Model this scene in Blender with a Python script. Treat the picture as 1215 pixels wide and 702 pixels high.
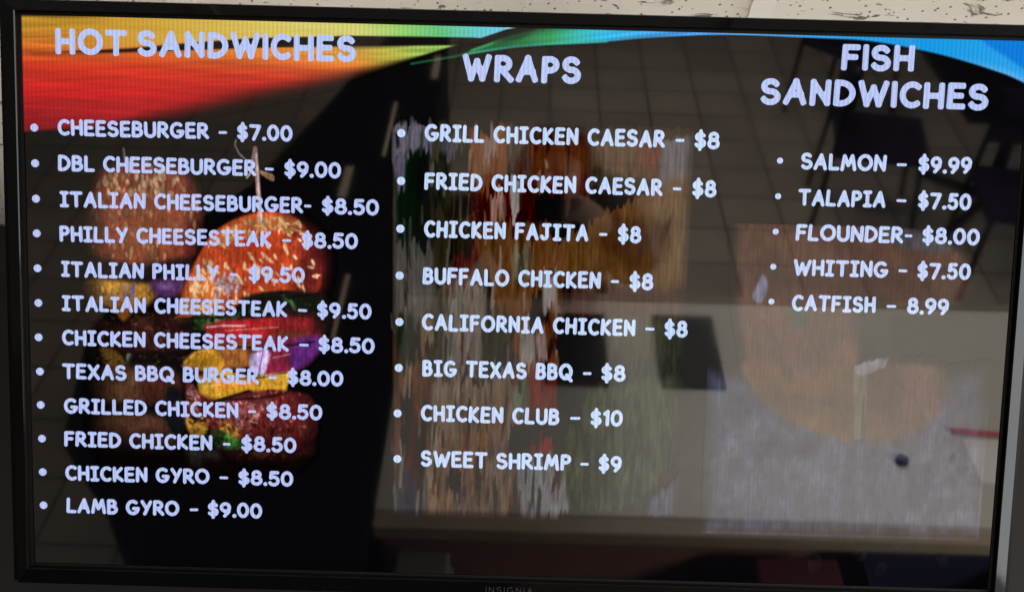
import bpy, bmesh, math, random
import numpy as np
from mathutils import Matrix, Vector

random.seed(7)
rng = np.random.default_rng(7)
scene = bpy.context.scene
col = scene.collection
for o in list(bpy.data.objects):
    bpy.data.objects.remove(o, do_unlink=True)

# ------------------------------------------------------------------ camera, world, light
# metres; floor at z = 0, the room lies towards -y, the screen leans down into it
SCREEN_CENTRE = Vector((0, 0, 2.38))
SCREEN_TILT = math.radians(32.187)
SW, SH = 0.93, 0.523

cam_data = bpy.data.cameras.new("camera")
cam = bpy.data.objects.new("camera", cam_data)
col.objects.link(cam)
scene.camera = cam
cam_data.sensor_fit = 'HORIZONTAL'
cam_data.sensor_width = 36.0
cam_data.lens = 36.0
cam_data.clip_start = 0.02
cam_data.clip_end = 100
cam.matrix_world = Matrix((
    (0.99961907, -0.02725564, 0.00434107, -0.00124687),
    (-0.00806422, -0.43886935, -0.89851470, -0.87672821),
    (0.02639476, 0.89813742, -0.43892196, 1.96614004),
    (0, 0, 0, 1)))

world = bpy.data.worlds.new("World")
scene.world = world
world.use_nodes = True
bg = world.node_tree.nodes["Background"]
bg.inputs[0].default_value = (1.0, 0.95, 0.88, 1)
bg.inputs[1].default_value = 0.10

scene.view_settings.view_transform = 'Standard'
scene.view_settings.look = 'None'
scene.view_settings.exposure = 0
scene.view_settings.gamma = 1
scene.view_settings.use_curve_mapping = False
scene.render.engine = 'CYCLES'
scene.cycles.max_bounces = 6
scene.cycles.glossy_bounces = 4


def area_lamp(name, loc, target, sx, sy, power, colour=(1, 1, 1), spread=180):
    d = bpy.data.lights.new(name, 'AREA')
    d.shape = 'RECTANGLE'
    d.size, d.size_y = sx, sy
    d.energy = power
    d.color = colour
    d.spread = math.radians(spread)
    o = bpy.data.objects.new(name, d)
    col.objects.link(o)
    o.location = loc
    v = Vector(target) - Vector(loc)
    o.rotation_euler = v.to_track_quat('-Z', 'Y').to_euler()
    return o


# ceiling fittings over the dining floor and the counter, then unseen fill lamps
# added to brighten single areas
area_lamp("dining_light", (.9, -4.6, 2.66), (.9, -4.6, 0), 1.2, 0.6, 62, (1, .93, .82))
area_lamp("counter_light", (1.1, -2.3, 2.66), (1.1, -2.0, 0), 1.2, 0.6, 56, (1, .94, .85))
area_lamp("left_floor_fill", (-2.6, -1.9, 2.66), (-2.4, -1.7, 0), 1.2, 0.6, 24, (1, .93, .82))  # added fill, lifts the mirrored floor on the left
area_lamp("bezel_reflection_fill", (4.6, -1.8, 1.17), (0, -1.8, 1.17), 3.8, 2.3, 140, (.95, .97, 1))  # added bright panel for the right bezel to reflect
area_lamp("counter_front_fill", (2.2, .2, 2.0), (.9, -.9, .9), .5, .3, 13, (1, .92, .8), 70)  # added fill for the counter front and its shelf
area_lamp("ceiling_strip_uplight", (.05, .38, 2.3), (.05, -.04, 2.71), 1.3, .08, 2.9, (1, .94, .85), 130)  # added uplight, brightens the ceiling strip above the set


# ------------------------------------------------------------------ small helpers
def srgb(c):
    return tuple(((x / 255) / 12.92 if x / 255 <= .04045 else ((x / 255 + .055) / 1.055) ** 2.4) for x in c)


def lin(a):
    a = np.clip(a, 0, 255) / 255.0
    return np.where(a <= .04045, a / 12.92, ((a + .055) / 1.055) ** 2.4)


def tag(o, label=None, cat=None, group=None, kind=None):
    if label: o['label'] = label
    if cat: o['category'] = cat
    if group: o['group'] = group
    if kind: o['kind'] = kind
    return o


def empty(name, loc=(0, 0, 0), rz=0):
    o = bpy.data.objects.new(name, None)
    col.objects.link(o)
    o.location = loc
    o.rotation_euler = (0, 0, rz)
    o.empty_display_size = .05
    return o


def link(name, me, parent=None, mat=None):
    o = bpy.data.objects.new(name, me)
    col.objects.link(o)
    if parent: o.parent = parent
    if mat is not None:
        me.materials.clear()
        me.materials.append(mat)
    return o


def from_bm(name, bm, mat, parent=None, smooth=False, bevel=0):
    me = bpy.data.meshes.new(name)
    bmesh.ops.recalc_face_normals(bm, faces=bm.faces)
    bm.to_mesh(me)
    bm.free()
    if smooth:
        for p in me.polygons: p.use_smooth = True
    o = link(name, me, parent, mat)
    if bevel:
        m = o.modifiers.new("bevel", 'BEVEL')
        m.width = bevel
        m.segments = 2
        m.limit_method = 'ANGLE'
    return o


def add_box(bm, x0, x1, y0, y1, z0, z1):
    vs = [bm.verts.new(p) for p in ((x0, y0, z0), (x1, y0, z0), (x1, y1, z0), (x0, y1, z0),
                                    (x0, y0, z1), (x1, y0, z1), (x1, y1, z1), (x0, y1, z1))]
    for f in ((0, 3, 2, 1), (4, 5, 6, 7), (0, 1, 5, 4), (1, 2, 6, 5), (2, 3, 7, 6), (3, 0, 4, 7)):
        bm.faces.new([vs[i] for i in f])


def box(name, x0, x1, y0, y1, z0, z1, mat, parent=None, bevel=.004):
    bm = bmesh.new()
    add_box(bm, x0, x1, y0, y1, z0, z1)
    return from_bm(name, bm, mat, parent, bevel=bevel)


def add_tube(bm, a, b, r0, r1=None, n=12):
    a, b = Vector(a), Vector(b)
    r1 = r0 if r1 is None else r1
    q = (b - a).to_track_quat('Z', 'Y')
    ra, rb = [], []
    for i in range(n):
        t = 2 * math.pi * i / n
        d = q @ Vector((math.cos(t), math.sin(t), 0))
        ra.append(bm.verts.new(a + d * r0))
        rb.append(bm.verts.new(b + d * r1))
    for i in range(n):
        j = (i + 1) % n
        bm.faces.new((ra[i], ra[j], rb[j], rb[i]))
    bm.faces.new(ra[::-1])
    bm.faces.new(rb)


def tube(name, a, b, r0, mat, parent=None, r1=None):
    bm = bmesh.new()
    add_tube(bm, a, b, r0, r1)
    return from_bm(name, bm, mat, parent, smooth=False)


# ------------------------------------------------------------------ materials
def nodes_of(m):
    m.use_nodes = True
    return m.node_tree, m.node_tree.nodes, m.node_tree.links, m.node_tree.nodes["Principled BSDF"]


def plain(name, colour, rough=.5, metallic=0, var=.12, scale=30, ior=1.45, bump=0):
    """a principled surface whose colour is broken up a little by noise"""
    m = bpy.data.materials.new(name)
    nt, N, L, b = nodes_of(m)
    tc = N.new('ShaderNodeTexCoord')
    nz = N.new('ShaderNodeTexNoise')
    nz.inputs['Scale'].default_value = scale
    nz.inputs['Detail'].default_value = 5
    L.new(tc.outputs['Object'], nz.inputs['Vector'])
    mr = N.new('ShaderNodeMapRange')
    mr.inputs['To Min'].default_value = 1 - var
    mr.inputs['To Max'].default_value = 1 + var
    L.new(nz.outputs['Fac'], mr.inputs['Value'])
    mx = N.new('ShaderNodeMix')
    mx.data_type = 'RGBA'
    mx.blend_type = 'MULTIPLY'
    mx.inputs['Factor'].default_value = 1
    mx.inputs['A'].default_value = (*colour, 1)
    L.new(mr.outputs['Result'], mx.inputs['B'])
    L.new(mx.outputs['Result'], b.inputs['Base Color'])
    b.inputs['Roughness'].default_value = rough
    b.inputs['Metallic'].default_value = metallic
    b.inputs['IOR'].default_value = ior
    if bump:
        bp = N.new('ShaderNodeBump')
        bp.inputs['Strength'].default_value = bump
        bp.inputs['Distance'].default_value = .002
        L.new(nz.outputs['Fac'], bp.inputs['Height'])
        L.new(bp.outputs['Normal'], b.inputs['Normal'])
    return m


SCREEN_IOR = 2.0


def display_material(name, stripes=.16, base=0.0, glow=1.0):
    """LCD face: near-black glossy panel whose pixels emit the colour stored on the mesh"""
    m = bpy.data.materials.new(name)
    nt, N, L, b = nodes_of(m)
    b.inputs['Base Color'].default_value = (.0004, .0004, .0005, 1)
    b.inputs['IOR'].default_value = SCREEN_IOR
    tc = N.new('ShaderNodeTexCoord')
    # faint smears on the panel: the gloss is not the same everywhere
    nz = N.new('ShaderNodeTexNoise')
    nz.inputs['Scale'].default_value = 9
    nz.inputs['Detail'].default_value = 4
    L.new(tc.outputs['Object'], nz.inputs['Vector'])
    mr = N.new('ShaderNodeMapRange')
    mr.inputs['From Min'].default_value = .3
    mr.inputs['From Max'].default_value = .75
    mr.inputs['To Min'].default_value = .024
    mr.inputs['To Max'].default_value = .05
    L.new(nz.outputs['Fac'], mr.inputs['Value'])
    L.new(mr.outputs['Result'], b.inputs['Roughness'])
    at = N.new('ShaderNodeAttribute')
    at.attribute_name = 'Col'
    # pixel columns of the panel
    wv = N.new('ShaderNodeTexWave')
    wv.wave_type = 'BANDS'
    wv.bands_direction = 'X'
    wv.inputs['Scale'].default_value = 2 * math.pi / .0040 / 20.0
    wv.inputs['Distortion'].default_value = 0.25
    wv.inputs['Detail'].default_value = 1
    L.new(tc.outputs['Object'], wv.inputs['Vector'])
    ms = N.new('ShaderNodeMapRange')
    ms.inputs['To Min'].default_value = 1 - stripes
    ms.inputs['To Max'].default_value = 1 + stripes
    L.new(wv.outputs['Fac'], ms.inputs['Value'])
    mx = N.new('ShaderNodeMix')
    mx.data_type = 'RGBA'
    mx.blend_type = 'MULTIPLY'
    mx.inputs['Factor'].default_value = 1
    L.new(at.outputs['Color'], mx.inputs['A'])
    L.new(ms.outputs['Result'], mx.inputs['B'])
    L.new(mx.outputs['Result'], b.inputs['Emission Color'])
    b.inputs['Emission Strength'].default_value = glow
    return m


M_DISPLAY = display_material("display_pixels", .05)
M_PICTURE = display_material("picture_pixels", .09)
M_BANNER = display_material("banner_pixels", .10)
M_TEXT = display_material("letter_pixels", .09)
M_GLOSS = plain("gloss_black_plastic", (.006, .006, .007), .06, var=.3, ior=1.36, bump=.05, scale=14)
M_RIM = plain("black_rim_plastic", (.006, .006, .007), .45, var=.3, ior=1.25)
M_GAP = plain("black_gasket", (.002, .002, .002), .6)
M_LOGO = plain("grey_print", (.075, .075, .078), .4, scale=300)
M_STEEL = plain("brushed_steel", (.42, .42, .42), .35, 1.0, .1, 120)


# ------------------------------------------------------------------ menu display (slide units, 1920 x 1080)
tv = empty("television")
tv.matrix_world = Matrix.Translation(SCREEN_CENTRE) @ Matrix((
    (1, 0, 0, 0),
    (0, -math.sin(SCREEN_TILT), -math.cos(SCREEN_TILT), 0),
    (0, math.cos(SCREEN_TILT), -math.sin(SCREEN_TILT), 0),
    (0, 0, 0, 1)))
tag(tv, "black flat television leaning down from the ceiling and showing a sandwich menu with prices", "television")


def sx(u): return (u / 1920 - .5) * SW
def sy(v): return (.5 - v / 1080) * SH


def sheet(name, u0, v0, u1, v1, step, painter, mat, parent, z):
    """a grid of display pixels coloured by painter(U, V) -> linear rgb"""
    nu, nv = int((u1 - u0) / step) + 1, int((v1 - v0) / step) + 1
    us, vs = np.linspace(u0, u1, nu), np.linspace(v0, v1, nv)
    U, V = np.meshgrid(us, vs)
    co = np.stack([(U / 1920 - .5) * SW, (.5 - V / 1080) * SH, np.full(U.shape, z)], -1).reshape(-1, 3)
    rgb = painter(U, V).reshape(-1, 3)
    i = (np.arange(nv - 1)[:, None] * nu + np.arange(nu - 1)[None, :]).ravel()
    quads = np.stack([i + nu, i + nu + 1, i + 1, i], 1)
    if not parent_sheet_full(name):
        keep = rgb.max(1)[quads].max(1) > 2e-4
        quads = quads[keep]
    used = np.unique(quads)
    remap = -np.ones(len(co), int)
    remap[used] = np.arange(len(used))
    co, rgb, quads = co[used], rgb[used], remap[quads]
    me = bpy.data.meshes.new(name)
    me.vertices.add(len(co))
    me.vertices.foreach_set('co', co.ravel().astype(np.float32))
    me.loops.add(quads.size)
    me.loops.foreach_set('vertex_index', quads.ravel().astype(np.int32))
    me.polygons.add(len(quads))
    me.polygons.foreach_set('loop_start', (np.arange(len(quads)) * 4).astype(np.int32))
    me.update(calc_edges=True)
    ca = me.color_attributes.new('Col', 'FLOAT_COLOR', 'POINT')
    ca.data.foreach_set('color', np.concatenate([rgb, np.ones((len(rgb), 1))], 1).ravel().astype(np.float32))
    return link(name, me, parent, mat)


def parent_sheet_full(name): return name == "display_panel"


def vnoise(x, y, seed):
    """smooth value noise in 0..1"""
    r = np.random.default_rng(seed)
    T = r.random((256, 256))
    xi, yi = np.floor(x).astype(int), np.floor(y).astype(int)
    fx, fy = x - xi, y - yi
    fx, fy = fx * fx * (3 - 2 * fx), fy * fy * (3 - 2 * fy)
    g = lambda a, b: T[a % 256, b % 256]
    return (g(xi, yi) * (1 - fx) + g(xi + 1, yi) * fx) * (1 - fy) + (g(xi, yi + 1) * (1 - fx) + g(xi + 1, yi + 1) * fx) * fy


def fbm(x, y, seed, n=3):
    s, a, t = 0, .5, 0
    for k in range(n):
        s = s + a * vnoise(x * 2 ** k, y * 2 ** k, seed + k)
        t += a
        a *= .55
    return s / t


def sstep(d, e): return np.clip(.5 - d / (2 * e), 0, 1) ** 2 * (3 - 2 * np.clip(.5 - d / (2 * e), 0, 1))


def poly_sdf(U, V, pts):
    pts = np.array(pts, float)
    d = np.full(U.shape, 1e18)
    inside = np.zeros(U.shape, bool)
    for (ax, ay), (bx, by) in zip(pts, np.roll(pts, -1, 0)):
        ex, ey = bx - ax, by - ay
        t = np.clip(((U - ax) * ex + (V - ay) * ey) / (ex * ex + ey * ey + 1e-9), 0, 1)
        d = np.minimum(d, (U - ax - t * ex) ** 2 + (V - ay - t * ey) ** 2)
        c = (ay > V) != (by > V)
        with np.errstate(divide='ignore', invalid='ignore'):
            inside ^= c & (U < ex * (V - ay) / (ey if ey else 1e-9) + ax)
    return np.where(inside, -1, 1) * np.sqrt(d)


def smooth_pts(pts, n=5):
    """closed Catmull-Rom through the points"""
    P = np.array(pts, float)
    out = []
    for i in range(len(P)):
        p0, p1, p2, p3 = P[i - 1], P[i], P[(i + 1) % len(P)], P[(i + 2) % len(P)]
        for t in np.linspace(0, 1, n, endpoint=False):
            out.append(.5 * (2 * p1 + (p2 - p0) * t + (2 * p0 - 5 * p1 + 4 * p2 - p3) * t * t + (3 * p1 - p0 - 3 * p2 + p3) * t ** 3))
    return out


class Canvas:
    def __init__(s, U, V):
        s.U, s.V = U, V
        s.a = np.zeros(U.shape + (3,))

    def mix(s, mask, c):
        m = mask[..., None]
        s.a = s.a * (1 - m) + np.asarray(c, float) * m

    def poly(s, pts, c, edge=3, smooth=True, jag=0, jscale=(7, 40), seed=1, alpha=1.0):
        U, V = s.U, s.V
        if jag:
            V = V + (fbm(U / jscale[0], V / jscale[1], seed) - .5) * jag
            U = U + (vnoise(U / 9, V / 60, seed + 9) - .5) * jag * .12
        d = poly_sdf(U, V, smooth_pts(pts) if smooth else pts)
        m = sstep(d, edge) * alpha
        s.mix(m, c)
        return m

    def ell(s, cx, cy, rx, ry, c, ang=0, edge=2, alpha=1.0):
        t = math.radians(ang)
        x, y = (s.U - cx), (s.V - cy)
        xr, yr = x * math.cos(t) + y * math.sin(t), -x * math.sin(t) + y * math.cos(t)
        d = (np.sqrt((xr / rx) ** 2 + (yr / ry) ** 2) - 1) * min(rx, ry)
        s.mix(sstep(d, edge) * alpha, c)

    def line(s, pts, w, c, edge=1.5, alpha=1.0):
        d = np.full(s.U.shape, 1e9)
        for (ax, ay), (bx, by) in zip(pts[:-1], pts[1:]):
            ex, ey = bx - ax, by - ay
            t = np.clip(((s.U - ax) * ex + (s.V - ay) * ey) / (ex * ex + ey * ey + 1e-9), 0, 1)
            d = np.minimum(d, np.hypot(s.U - ax - t * ex, s.V - ay - t * ey))
        s.mix(sstep(d - w, edge) * alpha, c)

    def mul(s, f): s.a = s.a * f[..., None]


def ramp(x, stops):
    xs = [q[0] for q in stops]
    return np.stack([np.interp(x, xs, [q[1][k] for q in stops]) for k in range(3)], -1)


def paint_panel(U, V):
    a = np.zeros(U.shape + (3,))
    a[...] = (.0011, .0011, .0017)
    return a


sesame_rng = np.random.default_rng(21)


def seeds(c, pts, n, size, colour, lean=90, spread=35, bright=(.7, 1.1)):
    """sesame seeds strewn over the polygon pts"""
    P = np.array(pts, float)
    lo, hi = P.min(0), P.max(0)
    k = 0
    poly = np.array(smooth_pts(pts))
    while k < n:
        p = lo + (hi - lo) * sesame_rng.random(2)
        if poly_sdf(np.array([[p[0]]]), np.array([[p[1]]]), poly)[0, 0] > -3: continue
        s = size * sesame_rng.uniform(.6, 1.25)
        f = sesame_rng.uniform(*bright)
        near = (abs(c.U[0] - p[0]) < 3 * size, abs(c.V[:, 0] - p[1]) < 3 * size)
        iu, iv = np.where(near[0])[0], np.where(near[1])[0]
        if len(iu) and len(iv):
            sub = Canvas(c.U[iv[0]:iv[-1] + 1, iu[0]:iu[-1] + 1], c.V[iv[0]:iv[-1] + 1, iu[0]:iu[-1] + 1])
            sub.a = c.a[iv[0]:iv[-1] + 1, iu[0]:iu[-1] + 1]
            sub.ell(p[0], p[1], s, s * .42, np.array(colour) * f, lean + sesame_rng.normal(0, spread), 1.6, .9)
            c.a[iv[0]:iv[-1] + 1, iu[0]:iu[-1] + 1] = sub.a
        k += 1


def grain(c, amp, fx, fy, seed, n=4):
    c.mul(1 + amp * 2 * (fbm(c.U / fx, c.V / fy, seed, n) - .5))


def paint_burgers(U, V):
    c = Canvas(U, V)
    # ---- rear burger
    bun = [(122, 353), (145, 296), (198, 275), (271, 273), (322, 302), (338, 364), (332, 421), (314, 456), (245, 471), (162, 467), (113, 443), (109, 399)]
    c.poly(bun, (132, 58, 36), 16)
    c.poly([(164, 388), (213, 351), (287, 357), (314, 397), (286, 447), (196, 453)], (160, 74, 38), 40, alpha=.7)
    c.poly([(315, 303), (341, 364), (327, 446), (304, 456), (315, 364)], (88, 26, 22), 14, alpha=.8)
    seeds(c, bun, 120, 7.5, (206, 150, 104), 84, 16, (.55, 1.0))
    seeds(c, [(145, 328), (182, 287), (279, 284), (303, 324), (230, 342)], 34, 8, (216, 168, 122), 84, 14, (.7, 1.05))
    c.poly([(113, 471), (212, 479), (319, 459), (327, 504), (261, 522), (112, 505)], (34, 20, 22), 12)
    c.poly([(109, 508), (154, 502), (220, 508), (261, 514), (237, 551), (197, 565), (187, 581), (168, 559), (118, 544)], (206, 140, 40), 7)
    c.poly([(158, 543), (207, 552), (194, 582), (177, 573)], (212, 116, 30), 5)
    c.poly([(112, 514), (145, 510), (141, 537), (112, 534)], (120, 90, 40), 12, alpha=.8)
    c.line([(195, 516), (189, 537)], 3, (150, 120, 190))
    c.line([(208, 514), (203, 539)], 4, (140, 110, 185))
    c.poly([(244, 504), (287, 498), (307, 509), (290, 533), (251, 531)], (96, 46, 110), 7)
    c.ell(*(271, 513), 14, 8, (135, 90, 165), 0, 6)
    c.poly([(121, 571), (177, 589), (244, 567), (320, 575), (323, 632), (243, 651), (143, 637)], (66, 24, 20), 12)
    c.poly([(210, 585), (237, 578), (246, 627), (210, 635)], (120, 62, 40), 12, alpha=.8)
    c.poly([(103, 641), (123, 633), (136, 651), (119, 665)], (44, 64, 28), 7)
    c.poly([(140, 640), (160, 637), (186, 656), (189, 673), (153, 674)], (200, 136, 36), 5)
    c.poly([(193, 649), (203, 649), (206, 662), (193, 666)], (160, 190, 150), 3)
    c.poly([(206, 649), (293, 643), (312, 673), (209, 686)], (24, 12, 14), 9)
    c.poly([(109, 685), (193, 673), (284, 680), (299, 707), (275, 738), (175, 748), (115, 729)], (126, 76, 44), 13)
    c.poly([(176, 683), (226, 682), (235, 725), (168, 731)], (160, 104, 62), 20, alpha=.7)
    c.poly([(226, 685), (299, 690), (288, 741), (222, 743)], (96, 36, 28), 14, alpha=.7)
    c.poly([(101, 784), (175, 761), (268, 772), (298, 802), (274, 851), (173, 860), (106, 831)], (112, 64, 44), 14)
    c.poly([(141, 779), (241, 780), (251, 800), (140, 803)], (156, 96, 66), 12, alpha=.6)
    c.poly([(89, 842), (274, 840), (358, 857), (341, 886), (139, 882)], (46, 8, 8), 16)
    # ---- front burger
    c.poly([(300, 579), (343, 565), (574, 522), (578, 605), (343, 621)], (26, 18, 14), 12)
    top = [(298, 576), (305, 526), (337, 449), (373, 399), (436, 368), (504, 363), (550, 397), (574, 459), (568, 515), (502, 515), (436, 529), (383, 567), (336, 565)]
    c.poly(top, (196, 66, 26), 4)
    c.poly([(300, 572), (310, 519), (350, 465), (380, 494), (379, 557), (336, 561)], (226, 104, 38), 18, alpha=.9)
    c.poly([(426, 394), (491, 379), (492, 474), (426, 501)], (206, 52, 22), 40, alpha=.8)
    c.poly([(504, 369), (564, 400), (590, 465), (568, 522), (521, 513), (534, 440)], (104, 22, 22), 22, alpha=.9)
    c.poly([(360, 415), (436, 374), (511, 372), (534, 394), (442, 397), (383, 428)], (214, 140, 70), 9, alpha=.5)
    seeds(c, top, 110, 6.6, (250, 204, 146), 70, 30, (.85, 1.1))
    seeds(c, [(380, 415), (436, 374), (511, 372), (544, 401), (459, 416)], 60, 5, (236, 190, 112), 40, 45, (.7, 1.05))
    seeds(c, [(303, 559), (320, 502), (363, 455), (380, 510), (369, 554)], 42, 6.5, (244, 196, 132), 65, 25, (.75, 1.05))
    seeds(c, [(363, 521), (373, 494), (396, 480), (419, 493), (412, 526), (379, 537)], 46, 5.5, (206, 176, 196), 90, 60, (.7, 1.1))
    # lettuce, tomato
    c.poly([(419, 533), (495, 517), (574, 522), (561, 549), (442, 562)], (20, 24, 16), 7)
    c.line([(502, 527), (518, 537), (525, 550)], 3.5, (58, 104, 44), 3)
    c.poly([(326, 575), (350, 568), (359, 588), (343, 596)], (44, 96, 36), 4)
    c.poly([(363, 564), (383, 564), (373, 594)], (96, 160, 84), 4)
    c.poly([(383, 567), (416, 559), (419, 573), (386, 577)], (52, 70, 34), 4)
    c.poly([(346, 585), (386, 575), (492, 567), (558, 569), (561, 612), (475, 624), (359, 631)], (186, 30, 34), 5, smooth=False)
    c.poly([(492, 567), (565, 568), (568, 612), (505, 627)], (110, 22, 26), 16, alpha=.85)
    c.line([(353, 591), (383, 587), (426, 586)], 1.6, (232, 190, 190), 2.5)
    c.poly([(479, 601), (548, 599), (552, 622), (485, 631)], (96, 62, 24), 8, alpha=.8)
    # cheese, onion
    c.poly([(353, 624), (492, 617), (492, 654), (352, 665)], (128, 54, 24), 7)
    c.poly([(372, 634), (426, 629), (432, 666), (379, 671)], (178, 100, 38), 8)
    c.poly([(301, 670), (323, 642), (353, 633), (379, 644), (379, 681), (332, 679)], (228, 152, 26), 4)
    c.poly([(459, 615), (535, 606), (575, 602), (565, 639), (525, 673), (462, 682)], (128, 26, 54), 6)
    c.poly([(518, 617), (568, 602), (581, 618), (552, 659), (519, 667)], (92, 30, 116), 8)
    c.poly([(437, 642), (472, 631), (477, 641), (465, 685), (435, 676)], (196, 172, 226), 4, smooth=False)
    c.line([(462, 638), (454, 679)], 1.5, (140, 80, 160))
    c.poly([(331, 686), (392, 677), (442, 686), (517, 674), (509, 714), (472, 712), (455, 728), (435, 713), (379, 732), (342, 746), (335, 723)], (226, 164, 30), 3, smooth=False)
    c.poly([(376, 688), (442, 693), (442, 706), (372, 715)], (238, 130, 30), 8, alpha=.7)
    # patty
    patty = [(312, 700), (335, 723), (379, 735), (442, 716), (517, 714), (562, 730), (566, 808), (492, 824), (392, 813), (342, 780), (312, 761)]
    c.poly(patty, (104, 24, 26), 6)
    c.poly([(372, 759), (402, 731), (459, 723), (472, 746), (435, 788), (385, 793)], (134, 48, 48), 10, alpha=.8)
    seeds(c, [(369, 759), (402, 731), (472, 722), (472, 756), (442, 791), (378, 793)], 60, 5, (214, 140, 140), 60, 60, (.6, 1.1))
    seeds(c, patty, 70, 5, (170, 74, 70), 80, 50, (.5, 1.1))
    c.poly([(312, 700), (335, 719), (339, 750), (315, 767)], (140, 46, 46), 5)
    seeds(c, [(312, 703), (334, 719), (337, 750), (315, 764)], 22, 5, (216, 160, 150), 80, 30, (.6, 1.05))
    c.poly([(275, 714), (299, 724), (311, 791), (285, 806), (268, 769)], (22, 26, 34), 6)
    c.ell(*(292, 748), 5, 9, (110, 124, 146), 20, 4, .6)
    c.poly([(308, 771), (332, 781), (353, 794), (338, 813), (318, 808)], (222, 158, 40), 4)
    c.poly([(379, 779), (402, 785), (419, 805), (388, 806)], (226, 140, 40), 5)
    c.poly([(358, 800), (378, 793), (402, 813), (395, 837), (368, 831)], (58, 72, 30), 6)
    c.poly([(392, 803), (415, 816), (422, 831), (398, 837), (385, 823)], (92, 190, 48), 4)
    c.poly([(388, 837), (425, 833), (509, 810), (563, 812), (553, 851), (442, 860), (392, 856)], (92, 18, 16), 10)
    seeds(c, [(408, 836), (442, 829), (492, 827), (492, 851), (425, 855)], 16, 5, (210, 120, 70), 10, 40, (.5, 1))
    c.poly([(311, 829), (338, 838), (372, 841), (378, 868), (348, 885), (318, 868)], (176, 150, 138), 12, alpha=.8)
    c.poly([(351, 855), (442, 866), (543, 853), (509, 882), (368, 889)], (62, 14, 12), 14)
    # frills of lettuce, crumbs, wet highlights and the dark gaps between layers
    fr = np.random.default_rng(5)
    def frill(a, b, n, size, cols, sag=6):
        for q in range(n):
            t = fr.random()
            u, v = a[0] + (b[0] - a[0]) * t, a[1] + (b[1] - a[1]) * t + fr.normal(0, sag)
            cc = np.array(cols[fr.integers(len(cols))], float) * fr.uniform(.6, 1.15)
            iu = np.where(abs(U[0] - u) < 3 * size)[0]
            iv = np.where(abs(V[:, 0] - v) < 3 * size)[0]
            if len(iu) < 2 or len(iv) < 2: continue
            sl = np.s_[iv[0]:iv[-1] + 1, iu[0]:iu[-1] + 1]
            sub = Canvas(U[sl], V[sl])
            sub.a = c.a[sl]
            sub.ell(u, v, size * fr.uniform(.5, 1.2), size * fr.uniform(.25, .6), cc, fr.uniform(0, 180), 1.8, fr.uniform(.5, .95))
            c.a[sl] = sub.a
    GREEN = [(40, 84, 30), (74, 140, 52), (24, 44, 20), (120, 170, 96), (16, 22, 12)]
    MEAT = [(70, 20, 18), (130, 60, 46), (40, 10, 12), (170, 96, 76), (96, 34, 26)]
    frill((330, 585), (379, 570), 26, 7, GREEN, 5)
    frill((379, 567), (561, 539), 40, 6, [(24, 44, 20), (16, 20, 12), (52, 88, 40), (30, 20, 14)], 6)
    frill((352, 814), (429, 829), 34, 6, GREEN, 8)
    frill((328, 781), (409, 799), 24, 6, [(226, 160, 40), (180, 96, 24), (90, 50, 20), (240, 190, 90)], 6)
    frill((315, 764), (563, 794), 150, 5, MEAT, 13)
    frill((408, 840), (559, 836), 60, 5, MEAT + [(190, 80, 50)], 7)
    frill((117, 611), (316, 609), 120, 6, MEAT, 14)
    frill((126, 658), (309, 659), 50, 5, [(20, 12, 12), (90, 50, 30), (50, 66, 30), (150, 100, 40)], 7)
    frill((111, 571), (313, 569), 40, 5, [(120, 70, 30), (60, 30, 20), (150, 100, 50)], 6)
    frill((128, 527), (244, 531), 24, 6, [(232, 170, 70), (190, 110, 40), (120, 80, 40)], 8)
    frill((115, 749), (292, 754), 40, 5, [(40, 20, 16), (110, 60, 40), (20, 10, 10)], 5)
    for pts, w_ in (([(300, 576), (383, 570), (442, 534), (571, 520)], 2.6), ([(353, 628), (475, 629), (562, 614)], 2.4), ([(336, 687), (442, 691), (509, 677)], 1.6),
                    ([(335, 750), (379, 735), (452, 730), (509, 718)], 2.6), ([(342, 679), (301, 670)], 1.4)):
        c.line(pts, w_, (24, 8, 8), 2.5, .7)
    for pts in ([(306, 666), (326, 644), (356, 634)], [(339, 709), (379, 705)], [(459, 685), (505, 681)], [(389, 597), (492, 587)], [(482, 648), (515, 640)]):
        c.line(pts, 1.0, (250, 220, 170), 2, .55)
    # the lower layers fade out towards the picture's right and bottom
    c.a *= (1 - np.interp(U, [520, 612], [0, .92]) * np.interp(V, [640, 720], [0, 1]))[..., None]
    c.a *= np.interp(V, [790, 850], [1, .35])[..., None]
    # skewers and twine
    c.line([(193, 248), (196, 280)], 2.2, (112, 100, 100), 2)
    c.line([(447, 241), (450, 280), (457, 380)], 4.2, (188, 140, 124), 2.5)
    c.line([(449, 251), (459, 380)], 1.2, (230, 200, 206), 1.5)
    c.poly([(455, 283), (481, 290), (483, 303), (473, 300), (459, 291)], (150, 116, 84), 2)
    c.line([(410, 224), (408, 236), (416, 252), (433, 267)], 1.6, (140, 128, 130), 2)
    c.line([(437, 290), (442, 257), (446, 241)], 2.0, (170, 150, 140), 2)
    c.line([(431, 298), (437, 290)], 1.8, (190, 170, 160), 2)
    # texture, then the picture's own fade to black at its edges
    grain(c, .30, 7, 20, 5)
    grain(c, .26, 4, 5, 8)
    grain(c, .22, 34, 26, 18, 3)
    grey = c.a.mean(-1, keepdims=True)
    c.a = (c.a * .86 + grey * .14) * .97
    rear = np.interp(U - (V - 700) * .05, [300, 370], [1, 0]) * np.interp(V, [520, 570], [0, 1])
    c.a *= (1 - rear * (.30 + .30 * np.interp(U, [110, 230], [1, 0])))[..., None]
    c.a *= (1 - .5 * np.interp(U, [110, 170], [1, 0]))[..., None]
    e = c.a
    d = np.interp(U, [100, 150, 575, 605, 645], [0, .85, 1, .6, 0]) * np.interp(V, [235, 262, 800, 850, 900], [.75, 1, 1, .75, 0])
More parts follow.
